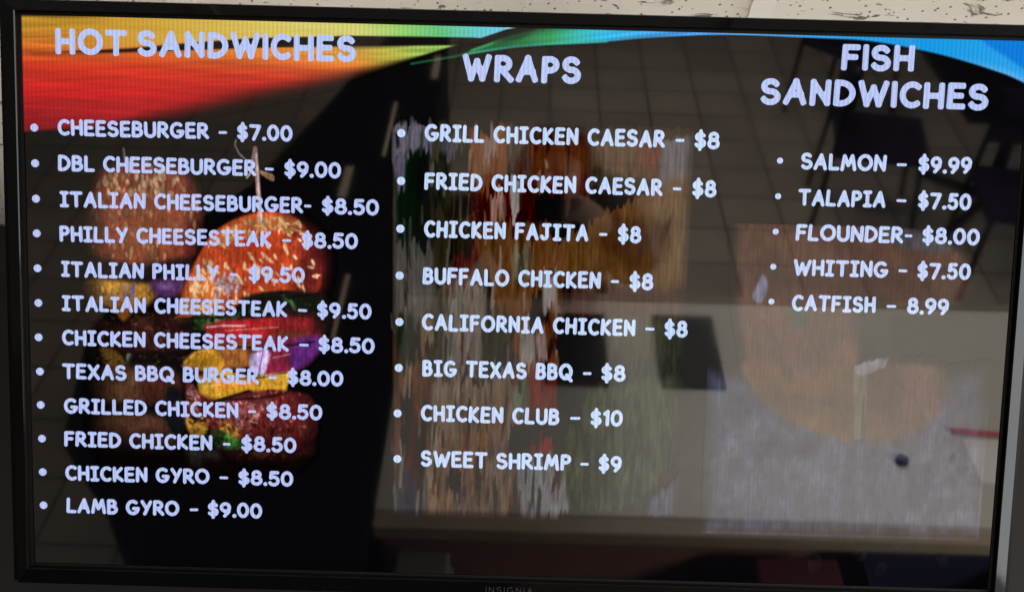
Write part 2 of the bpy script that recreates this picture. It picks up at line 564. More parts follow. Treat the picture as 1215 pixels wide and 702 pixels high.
    return lin(e) * (np.clip(d, 0, 1) ** 1.3)[..., None]


def paint_wraps(U, V):
    # the picture is broken into thin columns slipped up and down against each other
    wr = np.random.default_rng(77)
    slip = wr.normal(0, 1, 600)
    k = np.floor(U / 5.2).astype(int)
    c = Canvas(U, V + slip[k % 600] * np.interp(U, [700, 1040, 1120, 1300], [9, 10, 3, 2]) + (fbm(U / 5, V / 60, 90, 2) - .5) * 26 * np.interp(U, [1040, 1120], [1, .3]))
    J = dict(jag=46, jscale=(6, 70))
    c.poly([(711, 186), (863, 182), (1302, 177), (1335, 944), (722, 969)], (84, 70, 52), 6, smooth=False)
    c.poly([(711, 186), (786, 184), (787, 248), (712, 260)], (120, 112, 132), 3, smooth=False, seed=3, **J)
    c.poly([(719, 256), (780, 235), (790, 433), (722, 485)], (14, 33, 20), 6, smooth=False, seed=4, **J)
    c.poly([(712, 260), (735, 253), (736, 314), (723, 331)], (108, 100, 118), 3, smooth=False, seed=7, **J)
    c.poly([(780, 248), (858, 230), (863, 481), (791, 483)], (48, 46, 36), 8, smooth=False, seed=5, **J)
    c.poly([(802, 216), (839, 205), (845, 240), (813, 254)], (92, 88, 98), 4, smooth=False, seed=6, **J)
    c.poly([(846, 269), (863, 188), (867, 359), (848, 370)], (18, 24, 16), 6, smooth=False, seed=15, **J)
    c.poly([(857, 189), (931, 187), (941, 315), (863, 333)], (146, 84, 50), 5, smooth=False, seed=8, **J)
    c.poly([(886, 191), (912, 190), (916, 229), (884, 246)], (158, 124, 112), 5, smooth=False, seed=9, **J)
    c.poly([(860, 311), (931, 286), (996, 289), (1001, 477), (869, 431)], (84, 20, 14), 7, smooth=False, seed=10, **J)
    c.poly([(902, 316), (931, 302), (933, 367), (904, 391)], (178, 128, 112), 4, smooth=False, seed=11, **J)
    c.poly([(937, 293), (963, 289), (961, 347), (942, 364)], (190, 176, 168), 3, smooth=False, seed=12, **J)
    c.poly([(928, 187), (993, 209), (996, 289), (934, 291)], (92, 66, 54), 8, smooth=False, seed=13, **J)
    c.poly([(980, 201), (1084, 199), (1095, 343), (988, 366)], (104, 50, 32), 8, smooth=False, seed=14, **J)
    c.poly([(983, 317), (1094, 314), (1240, 301), (1097, 392), (990, 428)], (46, 12, 10), 12, smooth=False, seed=16, **J)
    c.poly([(987, 214), (1081, 212), (1086, 260), (995, 265)], (124, 70, 44), 16, alpha=.7)
    # tortilla with its browned spots
    c.poly([(1094, 211), (1229, 208), (1229, 267), (1207, 284), (1095, 256)], (118, 88, 64), 6, smooth=False)
    c.poly([(1181, 209), (1233, 208), (1222, 275), (1183, 254)], (132, 78, 58), 6, smooth=False)
    c.poly([(1232, 204), (1293, 193), (1302, 309), (1220, 301)], (128, 118, 122), 5, smooth=False)
    c.poly([(936, 495), (1000, 424), (1096, 363), (1220, 295), (1304, 276), (1310, 493), (1167, 522), (937, 545)], (124, 84, 46), 4, smooth=False, seed=17, jag=22, jscale=(4, 40))
    c.poly([(1207, 305), (1301, 289), (1306, 469), (1255, 470)], (142, 106, 72), 16, alpha=.8)
    c.ell(*(1202, 406), 48, 56, (98, 62, 28), 20, 14, .9)
    c.ell(*(1142, 388), 34, 40, (92, 58, 30), 0, 14, .8)
    c.ell(*(1243, 375), 5, 22, (60, 36, 20), 20, 5, .7)
    # fillings running down
    c.poly([(718, 412), (796, 417), (802, 552), (723, 544)], (98, 90, 84), 7, smooth=False, seed=18, **J)
    c.poly([(792, 352), (861, 369), (870, 481), (798, 516)], (64, 56, 40), 9, smooth=False, seed=19, **J)
    c.poly([(823, 446), (872, 438), (880, 497), (824, 502)], (120, 52, 48), 5, smooth=False, seed=20, **J)
    c.poly([(821, 498), (896, 480), (897, 663), (814, 665)], (136, 122, 106), 5, smooth=False, seed=21, **J)
    c.poly([(895, 431), (944, 446), (944, 538), (904, 549)], (28, 24, 22), 6, smooth=False, seed=22, **J)
    c.poly([(861, 369), (998, 379), (1065, 426), (1038, 592), (939, 628), (910, 496)], (128, 78, 44), 7, smooth=False, seed=23, jag=60, jscale=(6, 80))
    c.poly([(944, 423), (986, 412), (988, 477), (949, 492)], (132, 116, 84), 5, smooth=False, seed=24, **J)
    c.poly([(983, 527), (1018, 500), (1020, 559), (988, 590)], (16, 16, 14), 6, smooth=False, seed=25, **J)
    c.poly([(1004, 474), (1033, 460), (1036, 529), (1013, 546)], (166, 150, 146), 3, smooth=False, seed=26, **J)
    c.poly([(1029, 519), (1048, 512), (1050, 578), (1037, 589)], (176, 140, 128), 3, smooth=False, seed=27, **J)
    c.poly([(1041, 476), (1314, 495), (1313, 545), (1142, 553), (1147, 686), (1047, 693)], (92, 62, 52), 10, smooth=False)
    c.poly([(1036, 546), (1138, 546), (1146, 676), (1047, 679)], (56, 14, 14), 5, smooth=False, seed=28, jag=14, jscale=(6, 60))
    c.poly([(723, 567), (789, 559), (787, 653), (725, 668)], (36, 44, 28), 7, smooth=False, seed=29, **J)
    c.poly([(769, 560), (796, 552), (800, 602), (774, 619)], (132, 104, 78), 5, smooth=False, seed=30, **J)
    c.poly([(891, 563), (947, 545), (957, 678), (895, 697)], (84, 78, 56), 6, smooth=False, seed=31, **J)
    c.poly([(964, 577), (994, 560), (999, 643), (970, 661)], (152, 140, 128), 4, smooth=False, seed=32, **J)
    c.poly([(998, 587), (1014, 579), (1026, 659), (1007, 670)], (170, 140, 130), 3, smooth=False, seed=33, **J)
    c.poly([(940, 662), (1039, 626), (1050, 760), (954, 797)], (144, 84, 52), 6, smooth=False, seed=34, **J)
    c.poly([(951, 685), (987, 681), (989, 755), (956, 763)], (128, 128, 100), 6, smooth=False, seed=35, **J)
    c.poly([(993, 660), (1023, 660), (1022, 724), (999, 728)], (156, 56, 40), 5, smooth=False, seed=36, **J)
    c.poly([(721, 668), (794, 639), (803, 801), (728, 889)], (108, 66, 42), 6, smooth=False, seed=37, **J)
    c.poly([(735, 718), (755, 694), (759, 768), (735, 941)], (24, 18, 16), 6, smooth=False, seed=38, **J)
    c.poly([(753, 752), (796, 733), (789, 905), (755, 888)], (78, 38, 30), 6, smooth=False, seed=39, **J)
    c.poly([(795, 683), (950, 662), (966, 865), (949, 980), (780, 985), (787, 802)], (142, 118, 96), 7, smooth=False, seed=40, **J)
    for k in range(26):
        u0 = 800 + 170 * ((k * .618) % 1)
        v0 = 690 + 230 * ((k * .37) % 1)
        c.line([(u0, v0), (u0 - 8, v0 + 90)], 2.5, (168, 112, 70) if k % 3 else (96, 70, 54), 5, .55)
    c.ell(*(839, 886), 15, 25, (92, 78, 70), -15, 8, .8)
    c.ell(*(856, 906), 10, 22, (98, 86, 78), -20, 8, .7)
    c.ell(*(920, 901), 12, 18, (110, 84, 66), 0, 8, .7)
    c.poly([(724, 882), (778, 871), (783, 978), (726, 983)], (64, 62, 72), 8, smooth=False, seed=41, **J)
    c.poly([(953, 773), (1056, 753), (1059, 837), (958, 840)], (76, 64, 54), 8, smooth=False, seed=42, **J)
    c.poly([(984, 803), (1020, 788), (1044, 811), (1039, 837), (988, 835)], (152, 74, 62), 5, smooth=False, seed=43, **J)
    c.poly([(965, 845), (1065, 837), (1075, 931), (1056, 963), (975, 965)], (148, 142, 136), 7, smooth=False, seed=44, **J)
    c.ell(*(998, 933), 9, 15, (98, 84, 78), 0, 6, .7)
    # slivers of filling dragged through it
    cols = [(150, 88, 50), (40, 32, 24), (132, 120, 108), (96, 50, 34), (60, 66, 42), (176, 150, 132), (22, 30, 18), (120, 70, 40), (88, 82, 74)]
    for q in range(230):
        u0 = wr.uniform(708, 1060)
        v0 = wr.uniform(190, 930)
        ln = wr.uniform(16, 75)
        cc = cols[wr.integers(len(cols))] if u0 > 860 or v0 > 560 else cols[[1, 2, 4, 6, 8][wr.integers(5)]]
        w_ = wr.uniform(1.2, 3.6)
        sel = (abs(U[0] - u0) < 14)
        iu = np.where(sel)[0]
        iv = np.where((V[:, 0] > v0 - 70) & (V[:, 0] < v0 + ln + 70))[0]
        if len(iu) < 2 or len(iv) < 2: continue
        sl = np.s_[iv[0]:iv[-1] + 1, iu[0]:iu[-1] + 1]
        sub = Canvas(c.U[sl], c.V[sl])
        sub.a = c.a[sl]
        sub.line([(u0, v0), (u0 + wr.uniform(-4, 4), v0 + ln)], w_, cc, 2.5, wr.uniform(.35, .85))
        c.a[sl] = sub.a
    # the green plate
    c.poly([(1051, 794), (1107, 691), (1205, 654), (1322, 668), (1324, 719), (1304, 830), (1216, 927), (1100, 961), (1075, 914)], (106, 106, 80), 16, smooth=False)
    c.poly([(1137, 690), (1314, 651), (1313, 551), (1142, 553)], (88, 86, 64), 14, smooth=False)
    c.poly([(1232, 909), (1300, 856), (1304, 945), (1224, 951)], (124, 120, 128), 10, smooth=False)
    c.line([(1314, 787), (1265, 882), (1191, 938)], 9, (92, 92, 76), 12, .6)
    grain(c, .20, 4, 40, 11)
    grain(c, .16, 9, 30, 12)
    grey = c.a.mean(-1, keepdims=True)
    c.a = (c.a * .80 + grey * .20) * .90
    # what the panel adds over its mirrored room
    low = np.interp(V, [200, 520, 620, 760, 1000], [0, 0, .4, 1, 1])[..., None]
    e = lin(c.a) - (lin(np.array((48, 44, 40.))) * (1 - low) + lin(np.array((92, 86, 74.))) * low) * np.interp(U, [740, 850], [.2, 1])[..., None]
    edge = np.interp(U, [700, 716, 1268, 1292], [0, 1, 1, 0]) * np.interp(V, [170, 192, 940, 962], [0, 1, 1, 0])
    return np.clip(e, 0, 1) * edge[..., None] * .70


def paint_fish(U, V):
    c = Canvas(U, V)
    # add-on light of the picture over the dark panel (lin = sRGB of the pixels alone)
    c.poly([(1334, 651), (1438, 668), (1539, 696), (1879, 636), (1904, 969), (1350, 982)], (52, 54, 74), 26, smooth=False)
    lump = fbm(U / 22, V / 26, 51, 3)
    fade = np.interp(V, [690, 760, 980], [.0, 1, 1])
    c.a += ((lump - .5) * 42 * fade)[..., None] * np.array((1, 1, .96))
    c.a = np.clip(c.a, 0, 255)
    c.poly([(1380, 372), (1392, 355), (1519, 355), (1682, 360), (1781, 387), (1833, 421), (1770, 456), (1656, 467), (1558, 462), (1427, 465), (1387, 450)], (76, 47, 37), 16, jag=20, seed=71)
    c.poly([(1666, 370), (1715, 363), (1795, 393), (1767, 407), (1694, 396)], (62, 60, 66), 10)
    c.poly([(1388, 466), (1425, 433), (1606, 447), (1801, 435), (1838, 487), (1759, 526), (1626, 509), (1496, 533), (1415, 548)], (62, 39, 31), 20)
    c.poly([(1390, 503), (1461, 481), (1576, 498), (1628, 542), (1628, 643), (1569, 654), (1487, 663), (1420, 648), (1400, 582)], (76, 46, 38), 14, jag=16, seed=72)
    c.poly([(1403, 632), (1496, 646), (1621, 633), (1633, 774), (1576, 772), (1508, 747), (1439, 698)], (78, 52, 36), 8, jag=12, seed=73)
    c.poly([(1648, 639), (1699, 624), (1782, 625), (1808, 658), (1792, 722), (1736, 768), (1656, 777)], (74, 50, 38), 14, jag=12, seed=74)
    c.poly([(1669, 658), (1767, 649), (1781, 706), (1708, 755), (1674, 742)], (72, 46, 46), 26, alpha=.8)
    c.poly([(1622, 633), (1650, 629), (1652, 709), (1646, 777), (1632, 778)], (88, 82, 66), 4, smooth=False)
    c.line([(1646, 693), (1647, 764)], 1.5, (50, 44, 30), 2)
    c.poly([(1624, 633), (1650, 622), (1672, 615), (1689, 617), (1683, 631), (1658, 642), (1635, 649)], (112, 108, 118), 3, jag=14, seed=52)
    c.poly([(1417, 499), (1424, 479), (1435, 459), (1446, 475), (1442, 501), (1428, 516)], (106, 106, 130), 4, jag=10, seed=53)
    c.poly([(1492, 520), (1532, 522), (1526, 542), (1505, 562)], (44, 58, 46), 7)
    c.poly([(1612, 546), (1675, 508), (1702, 607), (1676, 614), (1630, 576)], (30, 32, 28), 16, alpha=.7)
    c.ell(*(1515, 639), 26, 12, (66, 44, 56), 0, 12, .7)
    c.ell(*(1729, 823), 12, 9, (2, 8, 20), 10, 6, .9)
    c.ell(*(1828, 810), 5, 9, (14, 14, 22), 15, 4, .8)
    for pts in ([(1440, 548), (1475, 597), (1487, 655)], [(1532, 578), (1559, 628)], [(1505, 697), (1581, 708), (1621, 744)], [(1702, 657), (1745, 690), (1770, 740)], [(1681, 725), (1724, 741)]):
        c.line(pts, 2, (46, 30, 26), 6, .6)
    grain(c, .30, 50, 44, 75, 4)
    grain(c, .22, 6, 26, 54)
    grey = c.a.mean(-1, keepdims=True)
    c.a = c.a * .94 + grey * .07
    edge = (U < 1891) & (U > 1337)
    rim = np.interp(np.minimum(abs(U - 1890), abs(V - 976)), [0, 2.4, 4], [1, 1, 0]) * np.clip((V - 640) / 200, 0, 1) * 20
    c.a = c.a + rim[..., None] * np.array((.7, .78, 1.1))
    return lin(np.clip(c.a, 0, 255)) * (V < 979)[..., None] * (U < 1893)[..., None]


def paint_banner(U, V):
    c = Canvas(U, V)
    # red and orange sweep
    low = [(1, 3), (442, 2), (635, 44), (716, 40), (836, 35), (764, 58), (684, 80), (604, 103), (459, 138), (297, 178), (150, 207), (0, 222)]
    base = ramp(V, [(0, (190, 146, 46)), (22, (198, 142, 42)), (62, (212, 108, 36)), (95, (206, 54, 30)), (140, (196, 30, 30)), (190, (162, 20, 30)), (228, (116, 14, 24))])
    gold = ramp(V, [(0, (228, 214, 120)), (40, (226, 192, 86)), (70, (224, 160, 56)), (96, (216, 96, 36)), (118, (178, 38, 26)), (150, (92, 14, 16)), (200, (60, 8, 10))])
    k = np.interp(U, [220, 520, 700], [0, .35, 1])[..., None]
    f = base * (1 - k) + gold * k
    tip = np.interp(U, [640, 760, 840], [0, .75, 1])[..., None]
    f = f * (1 - tip) + np.array((150, 206, 92.)) * tip
    streak = 1 + .35 * (fbm((V * 1.0 - U * .05) / 9, U / 260, 61, 3) - .5) + .2 * (fbm((V + U * .08) / 4, U / 400, 62, 2) - .5)
    d = poly_sdf(U, V, low)
    soft = np.interp(U, [20, 120, 300, 560, 700, 760], [4, 8, 26, 26, 10, 3])
    m = np.clip(.5 - d / (2 * soft), 0, 1)
    m = m * m * (3 - 2 * m)
    c.mix(m, f * streak[..., None])
    # upper band
    up = [(3, 0), (937, -2), (923, 6), (877, 23), (731, 24), (635, 25), (442, 34), (282, 48), (120, 65), (7, 68)]
    g = ramp(U, [(0, (196, 146, 42)), (220, (206, 160, 54)), (460, (222, 198, 98)), (640, (214, 210, 118)), (720, (160, 214, 112)), (800, (108, 200, 130)), (860, (96, 206, 200)), (910, (110, 206, 236)), (960, (130, 210, 232))])
    warm = np.interp(V, [15, 60], [0, .5])[..., None] * np.interp(U, [300, 700], [1, 0])[..., None]
    g = g * (1 - warm) + np.array((226, 150, 60.)) * warm
    mu = sstep(poly_sdf(U, V, up), 2.2) * np.interp(V, [60, 78], [1, 0])
    mu2 = mu * np.interp(U, [60, 180], [.0, 1])
    c.mix(mu2, g * (1 + .25 * (streak - 1))[..., None])
    # black slit
    c.poly([(65, 69), (201, 60), (314, 47), (442, 34), (635, 25), (860, 22), (877, 23), (923, 8), (943, 19), (841, 37), (635, 44), (442, 52), (281, 62), (152, 69)], (16, 12, 12), 2, smooth=False)
    c.poly([(7, 68), (120, 68), (217, 67), (152, 73), (23, 77)], (130, 50, 20), 4, alpha=.5, smooth=False)
    # green and blue waves
    c.line([(745, 74), (828, 58), (924, 36)], 2.0, (36, 140, 80), 2.5, .7)
    wave = [(836, 54), (924, 21), (987, 3), (1067, 0), (1179, 1), (1403, -1), (1562, 1), (1563, 6), (1403, 4), (1307, 6), (1196, 14), (1116, 23), (1036, 30), (956, 34), (892, 43)]
    w = ramp(U, [(800, (16, 70, 40)), (960, (30, 110, 62)), (1010, (40, 138, 84)), (1060, (40, 168, 160)), (1110, (40, 176, 220)), (1250, (66, 156, 236)), (1400, (104, 174, 244)), (1700, (110, 180, 246))])
    c.mix(sstep(poly_sdf(U, V, smooth_pts(wave)), 2.0), w * (1 + .5 * (fbm((V + U * .12) / 7, U / 200, 64, 2) - .5))[..., None])
    c.line([(854, 52), (940, 37), (1020, 29), (1116, 23)], 2.0, (60, 190, 170), 2.2, .75)
    c.line([(860, 46), (933, 19), (987, 5)], 2.6, (70, 190, 110), 3, .7)
    c.line([(926, 2), (939, 0), (945, -2)], 2.6, (180, 240, 226), 2)
    c.poly([(942, 1), (995, 3), (948, 23), (900, 32)], (12, 34, 22), 5, smooth=False, alpha=.7)
    right = [(1339, 1), (1562, 0), (1900, -3), (2039, -16), (2053, 141), (1907, 77), (1854, 58), (1772, 36), (1691, 20), (1611, 9), (1531, 6), (1403, 4)]
    r = ramp(U, [(1330, (110, 180, 246)), (1550, (50, 170, 244)), (1700, (20, 156, 234)), (1880, (44, 166, 240))])
    mr = sstep(poly_sdf(U, V, smooth_pts(right)), 2.2)
    c.mix(mr, r)
    lowedge = np.clip(1 + poly_sdf(U, V, smooth_pts(right)) / 14, 0, 1) * mr * np.interp(V, [30, 60], [0, .55])
    c.mix(lowedge, (150, 196, 255))
    c.poly([(1817, -4), (1945, -4), (1952, 81), (1868, 29), (1837, 11)], (10, 122, 224), 5, smooth=False, alpha=.85)
    fade = np.interp(V, [0, 3], [.4, 1])
    out = lin(c.a) * fade[..., None] * .92
    return out


display = sheet("display_panel", 0, 0, 1920, 1080, 40, paint_panel, M_DISPLAY, tv, 0.0)
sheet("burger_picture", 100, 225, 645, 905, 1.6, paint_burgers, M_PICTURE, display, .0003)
sheet("wrap_picture", 700, 168, 1294, 964, 1.8, paint_wraps, M_PICTURE, display, .0003)
sheet("fish_picture", 1336, 360, 1896, 982, 2.0, paint_fish, M_PICTURE, display, .0003)
sheet("banner_artwork", 1, 1, 1919, 250, 2.0, paint_banner, M_BANNER, display, .0005)


# ------------------------------------------------------------------ lettering: stroke letters turned into flat meshes
def arc(cx, cy, rx, ry, a0, a1, n=18):
    return [(cx + rx * math.cos(math.radians(a0 + (a1 - a0) * i / n)), cy + ry * math.sin(math.radians(a0 + (a1 - a0) * i / n))) for i in range(n + 1)]


S_TOP = arc(.28, .76, .26, .24, 30, 262)
S_BOT = arc(.28, .26, .29, .26, 88, -152)
GLYPHS = {   # width, strokes (cap height 1)
    'A': (.72, [[(0, 0), (.38, 1), (.70, 0)], [(.16, .36), (.60, .36)]]),
    'B': (.56, [[(0, 0), (.02, 1)], [(.02, 1), (.24, 1)] + arc(.25, .77, .24, .23, 90, -90, 12) + [(.02, .53)], [(.02, .54), (.26, .54)] + arc(.27, .27, .29, .27, 90, -90, 12) + [(0, 0)]]),
    'C': (.62, [arc(.38, .5, .38, .5, 52, 305)]),
    'D': (.64, [[(0, 0), (.02, 1)], [(.02, 1), (.14, .99)] + arc(.14, .49, .50, .5, 88, -88) + [(0, 0)]]),
    'E': (.52, [[(.50, 1), (.02, 1), (0, 0), (.52, 0)], [(.02, .52), (.44, .52)]]),
    'F': (.52, [[(.52, 1), (.02, 1), (0, 0)], [(.02, .52), (.44, .52)]]),
    'G': (.78, [arc(.40, .5, .40, .5, 52, 345), [(.79, .42), (.46, .42)]]),
    'H': (.60, [[(0, 0), (0, 1)], [(.60, 0), (.60, 1)], [(0, .5), (.6, .5)]]),
    'I': (.42, [[(.21, 0), (.21, 1)], [(0, 1), (.42, 1)], [(0, 0), (.42, 0)]]),
    'J': (.64, [[(.16, 1), (.64, 1)], [(.42, 1), (.42, .24)] + arc(.21, .24, .21, .24, 0, -165)]),
    'K': (.56, [[(0, 0), (.02, 1)], [(.52, .98), (.04, .46), (.56, 0)]]),
    'L': (.50, [[(.02, 1), (0, 0), (.50, 0)]]),
    'M': (.86, [[(0, 0), (.16, 1), (.42, .30), (.70, 1), (.86, 0)]]),
    'N': (.62, [[(0, 0), (.02, 1), (.60, .02), (.62, 1)]]),
    'O': (.82, [arc(.41, .5, .41, .5, 0, 360, 36)]),
    'P': (.52, [[(0, 0), (.02, 1)], [(.02, 1), (.24, 1)] + arc(.25, .74, .27, .26, 90, -90, 14) + [(.02, .47)]]),
    'Q': (.86, [arc(.41, .5, .41, .5, 0, 360, 36), [(.50, .26), (.86, -.14)]]),
    'R': (.58, [[(0, 0), (.02, 1)], [(.02, 1), (.24, 1)] + arc(.25, .74, .27, .26, 90, -90, 14) + [(.04, .46), (.18, .48), (.60, 0)]]),
    'S': (.58, [S_TOP + S_BOT[1:]]),
    'T': (.68, [[(0, 1), (.68, .99)], [(.34, 1), (.33, 0)]]),
    'U': (.62, [[(0, 1), (0, .33)] + arc(.31, .33, .31, .33, 180, 360) + [(.62, 1)]]),
    'W': (1.0, [[(0, 1), (.25, 0), (.50, .80), (.74, 0), (1.0, 1)]]),
    'X': (.64, [[(0, 1), (.64, 0)], [(.62, 1), (0, 0)]]),
    'Y': (.62, [[(0, 1), (.31, .48)], [(.62, 1), (.20, 0)]]),
    '0': (.60, [arc(.30, .5, .30, .5, 0, 360, 32)]),
    '1': (.22, [[(0, .80), (.20, 1), (.20, 0)]]),
    '5': (.54, [[(.50, 1), (.10, 1), (.06, .56)] + arc(.25, .32, .28, .32, 118, -150)]),
    '7': (.58, [[(0, 1), (.58, .98), (.20, 0)]]),
    '8': (.56, [arc(.28, .77, .22, .23, 0, 360, 24), arc(.28, .27, .28, .27, 0, 360, 24)]),
    '9': (.56, [arc(.27, .70, .27, .30, 0, 360, 24), [(.54, .74), (.50, .36), (.22, 0)]]),
    '$': (.54, [[(x * .93, y * .88 + .06) for x, y in S_TOP + S_BOT[1:]], [(.27, -.14), (.27, 1.15)]]),
    '.': (.04, [[(.02, .02), (.03, .02)]]),
    '-': (.34, [[(0, .44), (.34, .44)]]),
}
HEAD_I = (.0, [[(0, 0), (0, 1)]])
GLYPH_CACHE = {}


def glyph_mesh(ch, r, aspect, heading):
    """marching squares over the distance to the strokes -> welded flat polygons (cap height 1)"""
    key = (ch, round(r, 3), round(aspect, 2), heading)
    if key in GLYPH_CACHE: return GLYPH_CACHE[key]
    w, strokes = HEAD_I if (heading and ch == 'I') else GLYPHS[ch]
    w = w * aspect
    thick = r * (.78 if ch == '-' else 1.18 if ch == '.' else 1)
    segs = []
    for s in strokes:
        P = [(x * aspect, r + y * (1 - 2 * r)) for x, y in s]
        if heading: P = [(x, y if .02 < yy < .98 else y) for (x, y), (xx, yy) in zip(P, s)]
        segs += list(zip(P[:-1], P[1:]))
    h = .058
    x0, y0 = -thick - 2 * h, -.3
    nx, ny = int((w + 2 * thick + 5 * h) / h) + 1, int(1.62 / h) + 1
    X, Y = np.meshgrid(x0 + np.arange(nx) * h, y0 + np.arange(ny) * h)
    D = np.full(X.shape, 9.)
    for (ax, ay), (bx, by) in segs:
        ex, ey = bx - ax, by - ay
        L2 = ex * ex + ey * ey + 1e-9
        t = ((X - ax) * ex + (Y - ay) * ey) / L2
        tc = np.clip(t, 0, 1)
        qx, qy = X - ax - tc * ex, Y - ay - tc * ey
        if heading:   # squarer ends: mix the round distance with a box distance
            L = math.sqrt(L2)
            along = np.maximum(np.maximum(-t, t - 1) * L, 0)
            across = abs((X - ax) * ey - (Y - ay) * ex) / L
            d = np.maximum(np.maximum(across, along * 1.0), np.hypot(across, along) * .86)
        else:
            d = np.hypot(qx, qy)
        D = np.minimum(D, d)
    D = D - thick
    verts, index, polys = [], {}, []

    def vert(k, p):
        if k not in index:
            index[k] = len(verts)
            verts.append(p)
        return index[k]

    for j in range(ny - 1):
        for i in range(nx - 1):
            c = [(i, j), (i + 1, j), (i + 1, j + 1), (i, j + 1)]
            d = [D[q[1], q[0]] for q in c]
            if min(d) >= 0: continue
            poly = []
            for a in range(4):
                b = (a + 1) % 4
                pa, pb = c[a], c[b]
                if d[a] < 0: poly.append(vert(pa, (X[pa[1], pa[0]], Y[pa[1], pa[0]])))
                if (d[a] < 0) != (d[b] < 0):
                    t = d[a] / (d[a] - d[b])
                    k = (min(pa, pb), max(pa, pb))
                    poly.append(vert(k, (X[pa[1], pa[0]] * (1 - t) + X[pb[1], pb[0]] * t, Y[pa[1], pa[0]] * (1 - t) + Y[pb[1], pb[0]] * t)))
            if len(poly) > 2: polys.append(poly)
    GLYPH_CACHE[key] = (np.array(verts), polys, w)
    return GLYPH_CACHE[key]


LETTER = np.array((*srgb((182, 197, 243)), 1.0))


def layout(text, gap, space, aspect, heading):
    x, out = 0, []
    for ch in text:
        if ch == ' ':
            x += space
            continue
        w = (HEAD_I if heading and ch == 'I' else GLYPHS[ch])[0] * aspect
        out.append((ch, x))
        x += w + gap
    return out, x - gap


def text_line(name, words, cap, v_mid, r, bullet=None, heading=False, colour=LETTER, label=None, mat=None, parent=None, z=.0009, slope=0.0):
    """words: (text, left u, right u) runs; each run is stretched to fill its measured width"""
    vs, fs = [], []
    mids = v_mid if isinstance(v_mid, list) else [v_mid] * len(words)
    for (text, u0, u1), vm in zip(words, mids):
        gap, space = (2 * r + .055, .46) if not heading else (2 * r + .10, .30)
        want = (u1 - u0) / cap
        asp = 1.0
        for _ in range(6):   # solve the letter width so that the run fills its place
            lay, wid = layout(text, gap, space, asp, heading)
            wid += 2 * r
            asp = max(.45, min(1.9, asp * want / wid if wid else asp))
        lay, wid = layout(text, gap, space, asp, heading)
        k = want / (wid + 2 * r)
        for ch, x in lay:
            V, P, w = glyph_mesh(ch, r, asp, heading)
            n = len(vs)
            dy, tilt = random.uniform(-.016, .016), random.uniform(-.03, .03) * (not heading)
            vs += [(sx(u0 + (x + r + a + tilt * (b - .5)) * k * cap), sy(vm + cap / 2 - (b + dy - tilt * (a - w / 2)) * cap), z) for a, b in V]
            fs += [[n + i for i in p] for p in P]
    if bullet:
        n = len(vs)
        bu, bv, br = bullet
        vs += [(sx(bu + br * math.cos(t * math.pi / 12)), sy(bv - br * math.sin(t * math.pi / 12)), z) for t in range(24)]
        fs.append(list(range(n, n + 24)))
    me = bpy.data.meshes.new(name)
    me.from_pydata(vs, [], fs)
    ca = me.color_attributes.new('Col', 'FLOAT_COLOR', 'POINT')
    cols = np.tile(colour, (len(vs), 1))
    cols[:, :3] *= rng.uniform(.93, 1.05, (len(vs), 1))
    ca.data.foreach_set('color', cols.ravel().astype(np.float32))
    o = link(name, me, parent or display, mat or M_TEXT)
    if label: o['label'] = label
    return o


